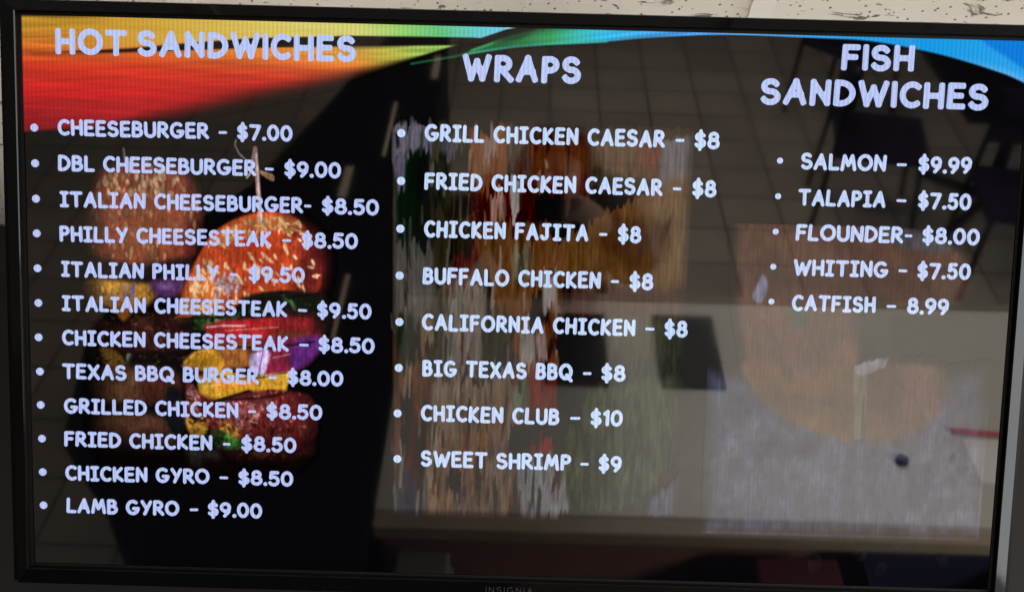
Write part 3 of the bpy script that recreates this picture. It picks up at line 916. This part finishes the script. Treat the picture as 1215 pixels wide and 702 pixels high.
#@@LINES@@
TINT = [np.array((*srgb(c), 1.0)) for c in ((184, 198, 246), (194, 214, 250), (192, 208, 247))]
MENU_LINES = [
    ([('CHEESEBURGER', 67, 358), ('-', 376, 394), ('$7.00', 412, 519)], 31.5, 211, (22, 213, 7.6)),
    ([('DBL CHEESEBURGER', 66, 449), ('-', 465, 484), ('$9.00', 503, 613)], 31.5, 279, (22, 281, 7.6)),
    ([('ITALIAN CHEESEBURGER-', 68, 557), ('$8.50', 576, 687)], 31.5, 348, (22, 349, 7.6)),
    ([('PHILLY CHEESESTEAK', 66, 479), ('-', 499, 518), ('$8.50', 537, 647)], 31.5, 415, (22, 416, 7.6)),
    ([('ITALIAN PHILLY', 68, 376), ('-', 396, 414), ('$9.50', 434, 544)], 31.5, 484, (22, 484, 7.6)),
    ([('ITALIAN CHEESESTEAK', 68, 510), ('-', 530, 550), ('$9.50', 568, 675)], 31.5, 551, (22, 552, 7.6)),
    ([('CHICKEN CHEESESTEAK', 67, 513), ('-', 533, 553), ('$8.50', 571, 682)], 31.5, 619, (21, 620, 7.6)),
    ([('TEXAS BBQ BURGER', 66, 454), ('-', 472, 492), ('$8.00', 510, 621)], 31.5, 686, (22, 688, 7.6)),
    ([('GRILLED CHICKEN', 68, 414), ('-', 432, 450), ('$8.50', 469, 580)], 31.5, 755, (22, 755, 7.6)),
    ([('FRIED CHICKEN', 67, 362), ('-', 382, 399), ('$8.50', 419, 529)], 31.5, 822, (23, 823, 7.6)),
    ([('CHICKEN GYRO', 68, 356), ('-', 375, 394), ('$8.50', 413, 523)], 31.5, 891, (23, 891, 7.6)),
    ([('LAMB GYRO', 69, 295), ('-', 315, 334), ('$9.00', 352, 461)], 31.5, 958, (23, 959, 7.6)),
    ([('GRILL CHICKEN CAESAR', 773, 1234), ('-', 1253, 1272), ('$8', 1290, 1339)], 33.5, 203, (728, 205, 8.0)),
    ([('FRIED CHICKEN CAESAR', 774, 1233), ('-', 1252, 1270), ('$8', 1290, 1337)], 33.5, 295, (729, 296, 8.0)),
    ([('CHICKEN FAJITA', 775, 1094), ('-', 1113, 1131), ('$8', 1150, 1196)], 33.5, 387, (729, 388, 8.0)),
    ([('BUFFALO CHICKEN', 774, 1121), ('-', 1139, 1157), ('$8', 1176, 1223)], 33.5, 478, (729, 479, 8.0)),
    ([('CALIFORNIA CHICKEN', 774, 1192), ('-', 1210, 1230), ('$8', 1248, 1294)], 33.5, 569, (730, 570, 8.0)),
    ([('BIG TEXAS BBQ', 776, 1073), ('-', 1091, 1110), ('$8', 1128, 1176)], 33.5, 660, (730, 661, 8.0)),
    ([('CHICKEN CLUB', 775, 1049), ('-', 1069, 1091), ('$10', 1110, 1174)], 33.5, 750, (729, 752, 8.0)),
    ([('SWEET SHRIMP', 776, 1075), ('-', 1092, 1111), ('$9', 1129, 1176)], 33.5, 842, (730, 844, 8.0)),
    ([('SALMON', 1496, 1660), ('-', 1679, 1700), ('$9.99', 1721, 1824)], 32.5, 238, (1456, 238, 5.8)),
    ([('TALAPIA', 1495, 1664), ('-', 1683, 1704), ('$7.50', 1725, 1828)], 32.5, 307, (1456, 306, 5.8)),
    ([('FLOUNDER-', 1494, 1720), ('$8.00', 1738, 1849)], 32.5, 374, (1455, 374, 5.8)),
    ([('WHITING', 1493, 1677), ('-', 1696, 1715), ('$7.50', 1733, 1837)], 32.5, 442, (1454, 442, 5.8)),
    ([('CATFISH', 1494, 1657), ('-', 1677, 1698), ('8.99', 1718, 1800)], 32.5, 511, (1454, 510, 5.8)),
]
for words, cap, v, bl in MENU_LINES:
    text_line("menu_line", words, cap, v, .106, bullet=bl, colour=TINT[0 if words[0][1] < 600 else 1 if words[0][1] < 1300 else 2], label="line reading %s" % " ".join(w[0] for w in words))
for words, cap, v in [
        ([('HOT SANDWICHES', 66, 640)], 49, 49),
        ([('WRAPS', 843, 1069)], 51, 78),
        ([('FISH', 1562, 1700)], 49, 40),
        ([('SANDWICHES', 1412, 1846)], 50, 108)]:
    text_line("menu_heading", words, cap, v, .112, heading=True, label="heading reading %s" % words[0][0])



# ------------------------------------------------------------------ television body
def frame_ring(name, rings, mat, parent):
    """nested rectangles (left, right, bottom, top, z) joined ring to ring, mitred at the corners"""
    bm = bmesh.new()
    loops = [[bm.verts.new(p) for p in ((l, b, z), (r, b, z), (r, t, z), (l, t, z))] for l, r, b, t, z in rings]
    for A, B in zip(loops[:-1], loops[1:]):
        for i in range(4):
            j = (i + 1) % 4
            bm.faces.new((A[i], A[j], B[j], B[i]))
    return from_bm(name, bm, mat, parent)


hw, hh = SW / 2, SH / 2
def ring(s, t, b, z): return (-hw - s, hw + s, -hh - b, hh + t, z)


frame_ring("gasket", [ring(-.0008, -.0008, -.0008, .0006), ring(.0024, .0024, .0024, .0012)], M_GAP, tv)
frame_ring("bezel", [ring(.0016, .0016, .0016, .0009), ring(.0019, .0019, .0019, .0072), ring(.0028, .0026, .0028, .0080),
                     ring(.0145, .0125, .0185, .0035), ring(.0150, .0130, .0190, .0024), ring(.0154, .0132, .0194, -.016)], M_GLOSS, tv)
frame_ring("rim", [ring(.0152, .0131, .0192, -.004), ring(.0225, .0146, .0205, -.006), ring(.0235, .0152, .0212, -.009), ring(.0235, .0152, .0212, -.034), ring(.001, .001, .001, -.036)], M_RIM, tv)
box("back_cover", -hw + .02, hw - .02, -hh + .02, hh - .03, -.075, -.034, M_RIM, tv, .01)
box("mount_plate", -.12, .12, -.10, .10, -.085, -.074, M_STEEL, tv)
tube("mount_arm", (0, .02, -.083), (0, .02 + .20 * math.cos(SCREEN_TILT), -.083 - .20 * math.sin(SCREEN_TILT)), .02, M_STEEL, tv)
LOGO_SPAN = (912, 1006)
logo = text_line("brand_lettering", [("I N S I G N I A", *LOGO_SPAN)], 12.5, 1080 + 23, .05, heading=True, colour=np.array((.1, .1, .1, 1)), mat=M_LOGO, parent=tv, z=.0066)
logo['label'] = "faint grey maker's lettering on the lower bezel"

# greasy finger marks left on the lower right of the panel
M_SMUDGE = bpy.data.materials.new("finger_grease")
nt, N, L, pb = nodes_of(M_SMUDGE)
pb.inputs['Base Color'].default_value = (.42, .42, .44, 1)
pb.inputs['Roughness'].default_value = .6
nz = N.new('ShaderNodeTexNoise')
nz.inputs['Scale'].default_value = 160
nz.inputs['Detail'].default_value = 4
tc = N.new('ShaderNodeTexCoord')
L.new(tc.outputs['Object'], nz.inputs['Vector'])
mr = N.new('ShaderNodeMapRange')
mr.inputs['From Min'].default_value = .35
mr.inputs['From Max'].default_value = .7
mr.inputs['To Min'].default_value = .0
mr.inputs['To Max'].default_value = .022
L.new(nz.outputs['Fac'], mr.inputs['Value'])
L.new(mr.outputs['Result'], pb.inputs['Alpha'])
for (u, v), ru, rv, tilt in (((1658, 1009), 15, 19, .2), ((1702, 1041), 12, 16, .1), ((1568, 1035), 14, 20, .3), ((1823, 1017), 12, 17, -.2), ((1738, 995), 18, 10, .1), ((1636, 984), 9, 12, 0)):
    bm = bmesh.new()
    vs = []
    for q in range(22):
        t = q * 2 * math.pi / 22
        rr = 1 + random.uniform(-.08, .08)
        x, y = ru * rr * math.cos(t), rv * rr * math.sin(t)
        vs.append(bm.verts.new((sx(u + x * math.cos(tilt) - y * math.sin(tilt)), sy(v + x * math.sin(tilt) + y * math.cos(tilt)), .0012)))
    bm.faces.new(vs)
    from_bm("finger_smudge", bm, M_SMUDGE, display)



# ------------------------------------------------------------------ the room the panel faces (seen mirrored in its gloss)
def tile_material():
    m = bpy.data.materials.new("tan_floor_tile")
    nt, N, L, b = nodes_of(m)
    tc = N.new('ShaderNodeTexCoord')
    mp = N.new('ShaderNodeMapping')
    mp.inputs['Rotation'].default_value = (0, 0, math.radians(-.666))
    mp.inputs['Location'].default_value = (-.42, 5.48, 0)
    L.new(tc.outputs['Object'], mp.inputs['Vector'])
    br = N.new('ShaderNodeTexBrick')
    br.offset = 0
    br.squash = 1
    br.inputs['Scale'].default_value = 1 / .305
    br.inputs['Brick Width'].default_value = 1
    br.inputs['Row Height'].default_value = 1
    br.inputs['Mortar Size'].default_value = .022
    br.inputs['Mortar Smooth'].default_value = .3
    br.inputs['Color1'].default_value = (.37, .325, .275, 1)
    br.inputs['Color2'].default_value = (.29, .245, .205, 1)
    br.inputs['Mortar'].default_value = (.07, .058, .05, 1)
    L.new(mp.outputs['Vector'], br.inputs['Vector'])
    nz = N.new('ShaderNodeTexNoise')
    nz.inputs['Scale'].default_value = 3.5
    nz.inputs['Detail'].default_value = 6
    L.new(tc.outputs['Object'], nz.inputs['Vector'])
    mr = N.new('ShaderNodeMapRange')
    mr.inputs['To Min'].default_value = .72
    mr.inputs['To Max'].default_value = 1.2
    L.new(nz.outputs['Fac'], mr.inputs['Value'])
    mx = N.new('ShaderNodeMix')
    mx.data_type = 'RGBA'
    mx.blend_type = 'MULTIPLY'
    mx.inputs['Factor'].default_value = 1
    L.new(br.outputs['Color'], mx.inputs['A'])
    L.new(mr.outputs['Result'], mx.inputs['B'])
    L.new(mx.outputs['Result'], b.inputs['Base Color'])
    b.inputs['Roughness'].default_value = .5
    return m


def ceiling_material():
    """mineral fibre board: off-white with pin holes and worm-like fissures"""
    m = bpy.data.materials.new("mineral_ceiling_board")
    nt, N, L, b = nodes_of(m)
    tc = N.new('ShaderNodeTexCoord')
    vo = N.new('ShaderNodeTexVoronoi')
    vo.inputs['Scale'].default_value = 120
    L.new(tc.outputs['Object'], vo.inputs['Vector'])
    pin = N.new('ShaderNodeMapRange')
    pin.interpolation_type = 'SMOOTHSTEP'
    pin.inputs['From Min'].default_value = .10
    pin.inputs['From Max'].default_value = .22
    L.new(vo.outputs['Distance'], pin.inputs[0])
    nz = N.new('ShaderNodeTexNoise')
    nz.inputs['Scale'].default_value = 34
    nz.inputs['Detail'].default_value = 4
    nz.inputs['Distortion'].default_value = 1.2
    mp = N.new('ShaderNodeMapping')
    mp.inputs['Scale'].default_value = (.55, 1.5, 1)
    L.new(tc.outputs['Object'], mp.inputs['Vector'])
    L.new(mp.outputs['Vector'], nz.inputs['Vector'])
    fis = N.new('ShaderNodeMapRange')
    fis.interpolation_type = 'SMOOTHSTEP'
    fis.inputs['From Min'].default_value = .69
    fis.inputs['From Max'].default_value = .625
    L.new(nz.outputs['Fac'], fis.inputs[0])
    mul = N.new('ShaderNodeMath')
    mul.operation = 'MULTIPLY'
    L.new(pin.outputs[0], mul.inputs[0])
    L.new(fis.outputs[0], mul.inputs[1])
    n2 = N.new('ShaderNodeTexNoise')
    n2.inputs['Scale'].default_value = 14
    L.new(tc.outputs['Object'], n2.inputs['Vector'])
    cr = N.new('ShaderNodeMix')
    cr.data_type = 'RGBA'
    cr.inputs['A'].default_value = (.66, .62, .55, 1)
    cr.inputs['B'].default_value = (.78, .745, .68, 1)
    L.new(n2.outputs['Fac'], cr.inputs['Factor'])
    mx = N.new('ShaderNodeMix')
    mx.data_type = 'RGBA'
    mx.inputs['A'].default_value = (.17, .14, .11, 1)
    L.new(mul.outputs[0], mx.inputs['Factor'])
    L.new(cr.outputs['Result'], mx.inputs['B'])
    L.new(mx.outputs['Result'], b.inputs['Base Color'])
    b.inputs['Roughness'].default_value = .9
    bp = N.new('ShaderNodeBump')
    bp.inputs['Strength'].default_value = .6
    bp.inputs['Distance'].default_value = .002
    L.new(mul.outputs[0], bp.inputs['Height'])
    L.new(bp.outputs['Normal'], b.inputs['Normal'])
    return m


M_FLOOR = tile_material()
M_CEIL = ceiling_material()
M_WALL = plain("painted_wall", (.022, .018, .018), .7, var=.06, scale=6)
M_STONE = plain("pale_terrazzo", (.54, .52, .48), .35, var=.16, scale=55)
M_NOSING = plain("oak_edging", (.30, .25, .18), .5, var=.2, scale=20)
M_EDGE = plain("olive_edging", (.20, .18, .13), .5, var=.2, scale=20)
M_WOOD = plain("dark_red_wood", (.19, .105, .085), .5, var=.3, scale=14)
M_BLACK = plain("black_laminate", (.003, .003, .0035), .6, var=.3, ior=1.15)
M_MAT = plain("black_rubber", (.012, .012, .013), .6, var=.4)
M_NAVY = plain("navy_plastic", (.014, .016, .045), .5)
M_PLUM = plain("dark_plum_vinyl", (.012, .006, .022), .7, ior=1.3)
M_TRIM = plain("trim_shine_colour", (.55, .46, .34), .7, var=.2, scale=60)  # shine of the steel trim put into a pale matt colour
M_RED = plain("red_plastic", (.55, .03, .05), .4)
M_CRIMSON = plain("crimson_cloth", (.08, .010, .024), .9, var=.35, scale=40)
M_TOWEL = plain("grey_cloth", (.20, .20, .19), .9, var=.3, scale=40)
M_PAPER = plain("white_paper", (.75, .74, .72), .8, var=.04)
M_SKIN = plain("skin", (.38, .22, .15), .5, var=.08)
M_HAIR = plain("dark_hair", (.018, .011, .009), .45, var=.5, scale=60)
M_SHIRT = plain("dark_brown_cotton", (.030, .016, .014), .9, var=.3, scale=40, bump=.3)
M_BAR = plain("ceiling_bar_paint", (.7, .68, .62), .5, var=.04)

tag(box("floor", -7, 7, -10, 1.2, -.05, 0, M_FLOOR, bevel=0), kind='structure')
ceil = box("ceiling", -7, 7, -10, 1.2, 2.71, 2.73, M_CEIL, bevel=0)
tag(ceil, kind='structure')
bm = bmesh.new()
for i in range(-9, 10):
    x = .245 + i * .61
    add_box(bm, x - .012, x + .012, -9.9, 1.1, 2.704, 2.7115)
for j in range(-15, 2):
    y = .16 + j * .61
    add_box(bm, -6.9, 6.9, y - .012, y + .012, 2.705, 2.7125)
from_bm("ceiling_grid", bm, M_BAR, ceil)
tag(box("wall", -7, 7, .45, .55, 0, 2.704, M_WALL, bevel=0), kind='structure')

# pale counter below the panel, customers on its far side
counter = tag(empty("service_counter", (1.1, -1.2, 0)), "pale stone topped service counter with a dark wooden front, mirrored low in the screen", "counter")
def cbox(name, x0, x1, y0, y1, z0, z1, mat, parent, bevel=.004):
    o = box(name, x0, x1, y0, y1, z0, z1, mat, None, bevel)
    o.parent = parent
    o.matrix_parent_inverse = parent.matrix_basis.inverted()
    return o
cbox("worktop", -.325, 2.7, -1.655, -.835, 1.045, 1.08, M_STONE, counter)
cbox("front_edging", -.325, 2.7, -.834, -.785, 1.035, 1.076, M_NOSING, counter)
cbox("back_edging", -.325, 2.7, -1.685, -1.656, 1.03, 1.084, M_EDGE, counter)
cbox("cabinet", -.32, 2.68, -1.62, -.86, .08, 1.044, M_WOOD, counter)
cbox("plinth", -.30, 2.66, -1.58, -.92, 0, .079, M_BLACK, counter)
tag(box("added_floor_mat", -2.4, .02, -.55, .40, .0005, .012, M_MAT, bevel=.004), "added black mat, out of view, that darkens the reflection in the lower left bezel", "mat")  # unseen mat added to keep the bezel's reflection black here
cbox("shelf", -.32, 2.66, -.858, -.50, .765, .79, M_WOOD, counter)

# black counter running away on the left
black = tag(empty("black_counter", (-.8, -2, 0)), "long black topped counter with pale trim strips along it, left of the pale counter", "counter")
def prism(name, pts, z0, z1, mat, parent):
    bm = bmesh.new()
    lo = [bm.verts.new((x, y, z0)) for x, y in pts]
    hi = [bm.verts.new((x, y, z1)) for x, y in pts]
    bm.faces.new(lo[::-1])
    bm.faces.new(hi)
    n = len(pts)
    for i in range(n):
        bm.faces.new((lo[i], lo[(i + 1) % n], hi[(i + 1) % n], hi[i]))
    o = from_bm(name, bm, mat, None, bevel=.004)
    o.parent = parent
    o.matrix_parent_inverse = parent.matrix_basis.inverted()
    return o
outline = [(-.33, -.60), (-.80, -.62), (-1.14, -1.03), (-1.22, -1.45), (-1.10, -1.95), (-.93, -2.25), (-.76, -2.85), (-.50, -3.9), (-.33, -3.9)]
cx, cy = -.75, -1.7
prism("worktop", outline, 1.04, 1.08, M_BLACK, black)
prism("cabinet", [(cx + (x - cx) * .93, cy + (y - cy) * .95) for x, y in outline], 0, 1.039, M_BLACK, black)
for x, y0, y1 in ((-.605, -2.37, -2.17), (-.52, -1.74, -1.44), (-.495, -2.86, -2.45), (-.362, -3.28, -3.08)):
    w = .012 if y1 - y0 > .25 else .026
    cbox("pale_trim", x - w / 2, x + w / 2, y0, y1, 1.0805, 1.088, M_TRIM, black, .001)

# things lying on the pale counter
m1 = tag(box("counter_mat", .40, .575, -1.585, -1.28, 1.0805, 1.089, M_MAT, bevel=.003), "black rectangular mat on the pale counter, nearer the red pen", "mat", "black mats on the counter")
m2 = m1.copy()
col.objects.link(m2)
m2.location = (-.318, .003, 0)
tag(m2, "black rectangular mat on the pale counter, nearer the black counter", "mat", "black mats on the counter")
tag(box("order_slip", 1.16, 1.34, -1.12, -.97, 1.0805, 1.0815, M_PAPER, bevel=0), "white order slip lying beside the red pen on the counter", "paper")
pen = tube("red_pen", (1.14, -1.145, 1.087), (1.30, -1.128, 1.087), .0065, M_RED)
tag(pen, "red pen lying on the pale counter beside a white slip", "pen")
bm = bmesh.new()
add_tube(bm, (.981, -1.035, 1.0805), (.981, -1.035, 1.094), .017, .0155, 24)
tag(from_bm("bottle_cap", bm, M_NAVY, bevel=.002), "dark blue bottle cap lying alone on the pale counter", "cap")

# things on the shelf below the counter edge
def bin_(name, x0, x1, y0, y1, z0, z1, mat, label):
    bm = bmesh.new()
    t = .006
    add_box(bm, x0, x1, y0, y1, z0, z0 + t)
    for a in ((x0, x1, y0, y0 + t), (x0, x1, y1 - t, y1), (x0, x0 + t, y0 + t, y1 - t), (x1 - t, x1, y0 + t, y1 - t)):
        add_box(bm, *a, z0 + t, z1)
    return tag(from_bm(name, bm, mat, bevel=.003), label, "bin")
bin_("storage_bin", .84, 1.22, -.82, -.56, .791, 1.0, M_NAVY, "navy plastic bin on the shelf under the counter edge")
def cloth(name, x0, x1, y0, y1, z, h, mat, label):
    bm = bmesh.new()
    for k in range(3):
        q = .012 * k
        add_box(bm, x0 + q, x1 - q * .6, y0 + q * .4, y1 - q, z + k * h / 3 + .0005 * k, z + (k + 1) * h / 3 - .0008)
    return tag(from_bm(name, bm, mat, bevel=.009), label, "cloth")
cloth("folded_cloth", .56, .80, -.81, -.56, .791, .20, M_CRIMSON, "crimson folded cloth on the shelf beside the navy bin")
cloth("folded_towel", -.30, -.13, -.81, -.56, .791, .19, M_TOWEL, "grey folded towel at the left end of the shelf under the counter")

# dining table and chairs far across the floor
def leg_set(parent, pts, r, mat):
    for a, b in pts:
        o = tube("leg", a, b, r, mat, None, r * .8)
        o.parent = parent
table = tag(empty("dining_table", (2.52, -3.95, 0)), "dark square dining table standing on the tan tiles, mirrored at upper right", "table")
bm = bmesh.new()
add_box(bm, -.46, .46, -.46, .46, .72, .75)
from_bm("tabletop", bm, M_BLACK, table, bevel=.006)
tube("column", (0, 0, .03), (0, 0, .719), .035, M_BLACK, table)
for k in range(4):
    a = k * math.pi / 2 + .78
    o = tube("foot", (0, 0, .045), (.40 * math.cos(a), .40 * math.sin(a), .02), .022, M_BLACK, table)

def make_chair(loc, rz, label):
    ch = tag(empty("dining_chair", loc, rz), label, "chair", "dining chairs around the far table")
    box("seat", -.23, .23, -.23, .22, .43, .475, M_PLUM, ch, .012)
    box("backrest", -.20, .20, .205, .235, .60, .88, M_PLUM, ch, .012)
    for sx_ in (-1, 1):
        o = tube("leg", (sx_ * .19, -.19, .429), (sx_ * .23, -.24, 0), .014, M_BLACK, ch)
        o = tube("leg", (sx_ * .19, .20, .86), (sx_ * .22, .26, 0), .014, M_BLACK, ch)
    return ch
first = make_chair((1.80, -3.82, 0), 1.75, "plum seated black chair standing apart to the left of the dining table")
def copy_chair(src, loc, rz, label):
    c = src.copy()
    col.objects.link(c)
    c.location, c.rotation_euler = loc, (0, 0, rz)
    c['label'] = label
    for k in src.children:
        d = k.copy()
        col.objects.link(d)
        d.parent = c
    return c
copy_chair(first, (2.36, -3.30, 0), 3.3, "plum seated black chair tucked close to the near side of the table")
copy_chair(first, (1.95, -4.95, 0), .8, "plum seated black chair behind the table, farthest across the tiles")


# the photographer behind the counter, arms raised to a phone
def skinned(name, joints, bones, mat, parent=None, sub=2):
    me = bpy.data.meshes.new(name)
    names = list(joints)
    me.from_pydata([joints[n][:3] for n in names], [(names.index(a), names.index(b)) for a, b in bones], [])
    o = link(name, me, parent, mat)
    m = o.modifiers.new("skin", 'SKIN')
    m.use_smooth_shade = True
    for i, n in enumerate(names):
        r = joints[n][3]
        me.skin_vertices[0].data[i].radius = r if isinstance(r, tuple) else (r, r)
    me.skin_vertices[0].data[0].use_root = True
    s = o.modifiers.new("sub", 'SUBSURF')
    s.levels = s.render_levels = sub
    return o


person = tag(empty("person", (.095, -1.93, -.055)), "dark haired person in a dark top holding a phone up with both hands", "person")
def J(x, y, z, r): return (x, y, z, r)
body = {
    'pelvis': J(0, .02, .98, (.16, .12)), 'waist': J(0, .06, 1.12, (.145, .11)), 'chest': J(0, .17, 1.34, (.17, .12)), 'neckbase': J(0, .30, 1.52, (.075, .07)),
    'neck': J(0, .38, 1.58, .055), 'chin': J(0, .46, 1.63, (.062, .07)), 'head': J(0, .48, 1.72, (.068, .085)), 'crown': J(0, .475, 1.78, (.054, .07)),
    'ls': J(-.17, .24, 1.47, .062), 'le': J(-.27, .60, 1.50, .045), 'lw': J(-.23, .90, 1.86, .030), 'lh': J(-.19, 1.00, 1.95, (.034, .018)),
    'rs': J(.17, .24, 1.47, .062), 're': J(.20, .60, 1.50, .045), 'rw': J(.05, .90, 1.86, .030), 'rh': J(0, 1.00, 1.95, (.034, .018)),
    'lk': J(-.12, .03, .52, .065), 'la': J(-.13, -.02, .09, .045), 'lt': J(-.14, .15, .04, .04), 'lhip': J(-.10, .02, .88, .095),
    'rk': J(.12, .03, .52, .065), 'ra': J(.13, -.02, .09, .045), 'rt': J(.14, .15, .04, .04), 'rhip': J(.10, .02, .88, .095),
}
bones = [('pelvis', 'waist'), ('waist', 'chest'), ('chest', 'neckbase'), ('neckbase', 'neck'), ('neck', 'chin'), ('chin', 'head'), ('head', 'crown'),
         ('chest', 'ls'), ('ls', 'le'), ('le', 'lw'), ('lw', 'lh'), ('chest', 'rs'), ('rs', 're'), ('re', 'rw'), ('rw', 'rh'),
         ('pelvis', 'lhip'), ('lhip', 'lk'), ('lk', 'la'), ('la', 'lt'), ('pelvis', 'rhip'), ('rhip', 'rk'), ('rk', 'ra'), ('ra', 'rt')]
skinned("body", body, bones, M_SKIN, person)
pad = lambda n, k: (*body[n][:3], tuple(q + k for q in (body[n][3] if isinstance(body[n][3], tuple) else (body[n][3],) * 2)))
top = {n: pad(n, .016) for n in ('pelvis', 'waist', 'chest', 'neckbase', 'ls', 'le', 'rs', 're')}
top['lc'] = J(-.235, .86, 1.81, .044)
top['rc'] = J(.065, .86, 1.81, .044)
skinned("shirt", top, [('pelvis', 'waist'), ('waist', 'chest'), ('chest', 'neckbase'), ('chest', 'ls'), ('ls', 'le'), ('le', 'lc'), ('chest', 'rs'), ('rs', 're'), ('re', 'rc')], M_SHIRT, person)
legs = {n: pad(n, .016) for n in ('pelvis', 'lhip', 'lk', 'la', 'rhip', 'rk', 'ra')}
skinned("trousers", legs, [('pelvis', 'lhip'), ('lhip', 'lk'), ('lk', 'la'), ('pelvis', 'rhip'), ('rhip', 'rk'), ('rk', 'ra')], M_BLACK, person)
hair = {'c': J(0, .45, 1.79, (.066, .07)), 'b': J(0, .40, 1.72, (.072, .06)), 'n': J(0, .37, 1.60, (.062, .045)),
        'l': J(-.042, .49, 1.80, (.036, .042)), 'l2': J(-.074, .47, 1.72, (.018, .042)), 'l3': J(-.074, .44, 1.58, (.018, .035)),
        'r': J(.042, .49, 1.80, (.036, .042)), 'r2': J(.074, .47, 1.72, (.018, .042)), 'r3': J(.074, .44, 1.58, (.018, .035))}
skinned("hair", hair, [('c', 'b'), ('b', 'n'), ('c', 'l'), ('l', 'l2'), ('l2', 'l3'), ('c', 'r'), ('r', 'r2'), ('r2', 'r3')], M_HAIR, person)
for s in (-1, 1):
    bm = bmesh.new()
    bmesh.ops.create_uvsphere(bm, u_segments=12, v_segments=8, radius=.012)
    e = from_bm("eye", bm, M_PAPER, person, smooth=True)
    e.location = (s * .029, .560, 1.735)
    for k in range(4):   # fingers closing round the phone's edges
        bm = bmesh.new()
        z = 1.945 + k * .020
        add_tube(bm, (-.095 + s * .092, .99, z), (-.095 + s * .083, 1.062, z + .012), .0085, .0075, 8)
        from_bm("finger", bm, M_SKIN, person, smooth=True)
    bm = bmesh.new()
    add_tube(bm, (-.095 + s * .085, .99, 1.945), (-.095 + s * .055, 1.035, 1.962), .010, .008, 8)
    from_bm("thumb", bm, M_SKIN, person, smooth=True)
nose = bmesh.new()
add_tube(nose, (0, .572, 1.73), (0, .592, 1.69), .009, .014, 10)
from_bm("nose", nose, M_SKIN, person, smooth=True)

# phone: its lens end is where the picture was taken from, so it stays just behind that point
M_cam = cam.matrix_world.copy()
phone = empty("phone")
phone.matrix_world = M_cam @ Matrix.Translation((0.0, -.035, .014))
tag(phone, "black smartphone held sideways in both hands", "phone")
box("case", -.078, .078, -.036, .036, -.0045, .0045, M_BLACK, phone, .004)
box("phone_screen", -.073, .073, -.033, .033, .0048, .0054, M_GLOSS, phone, .0002)
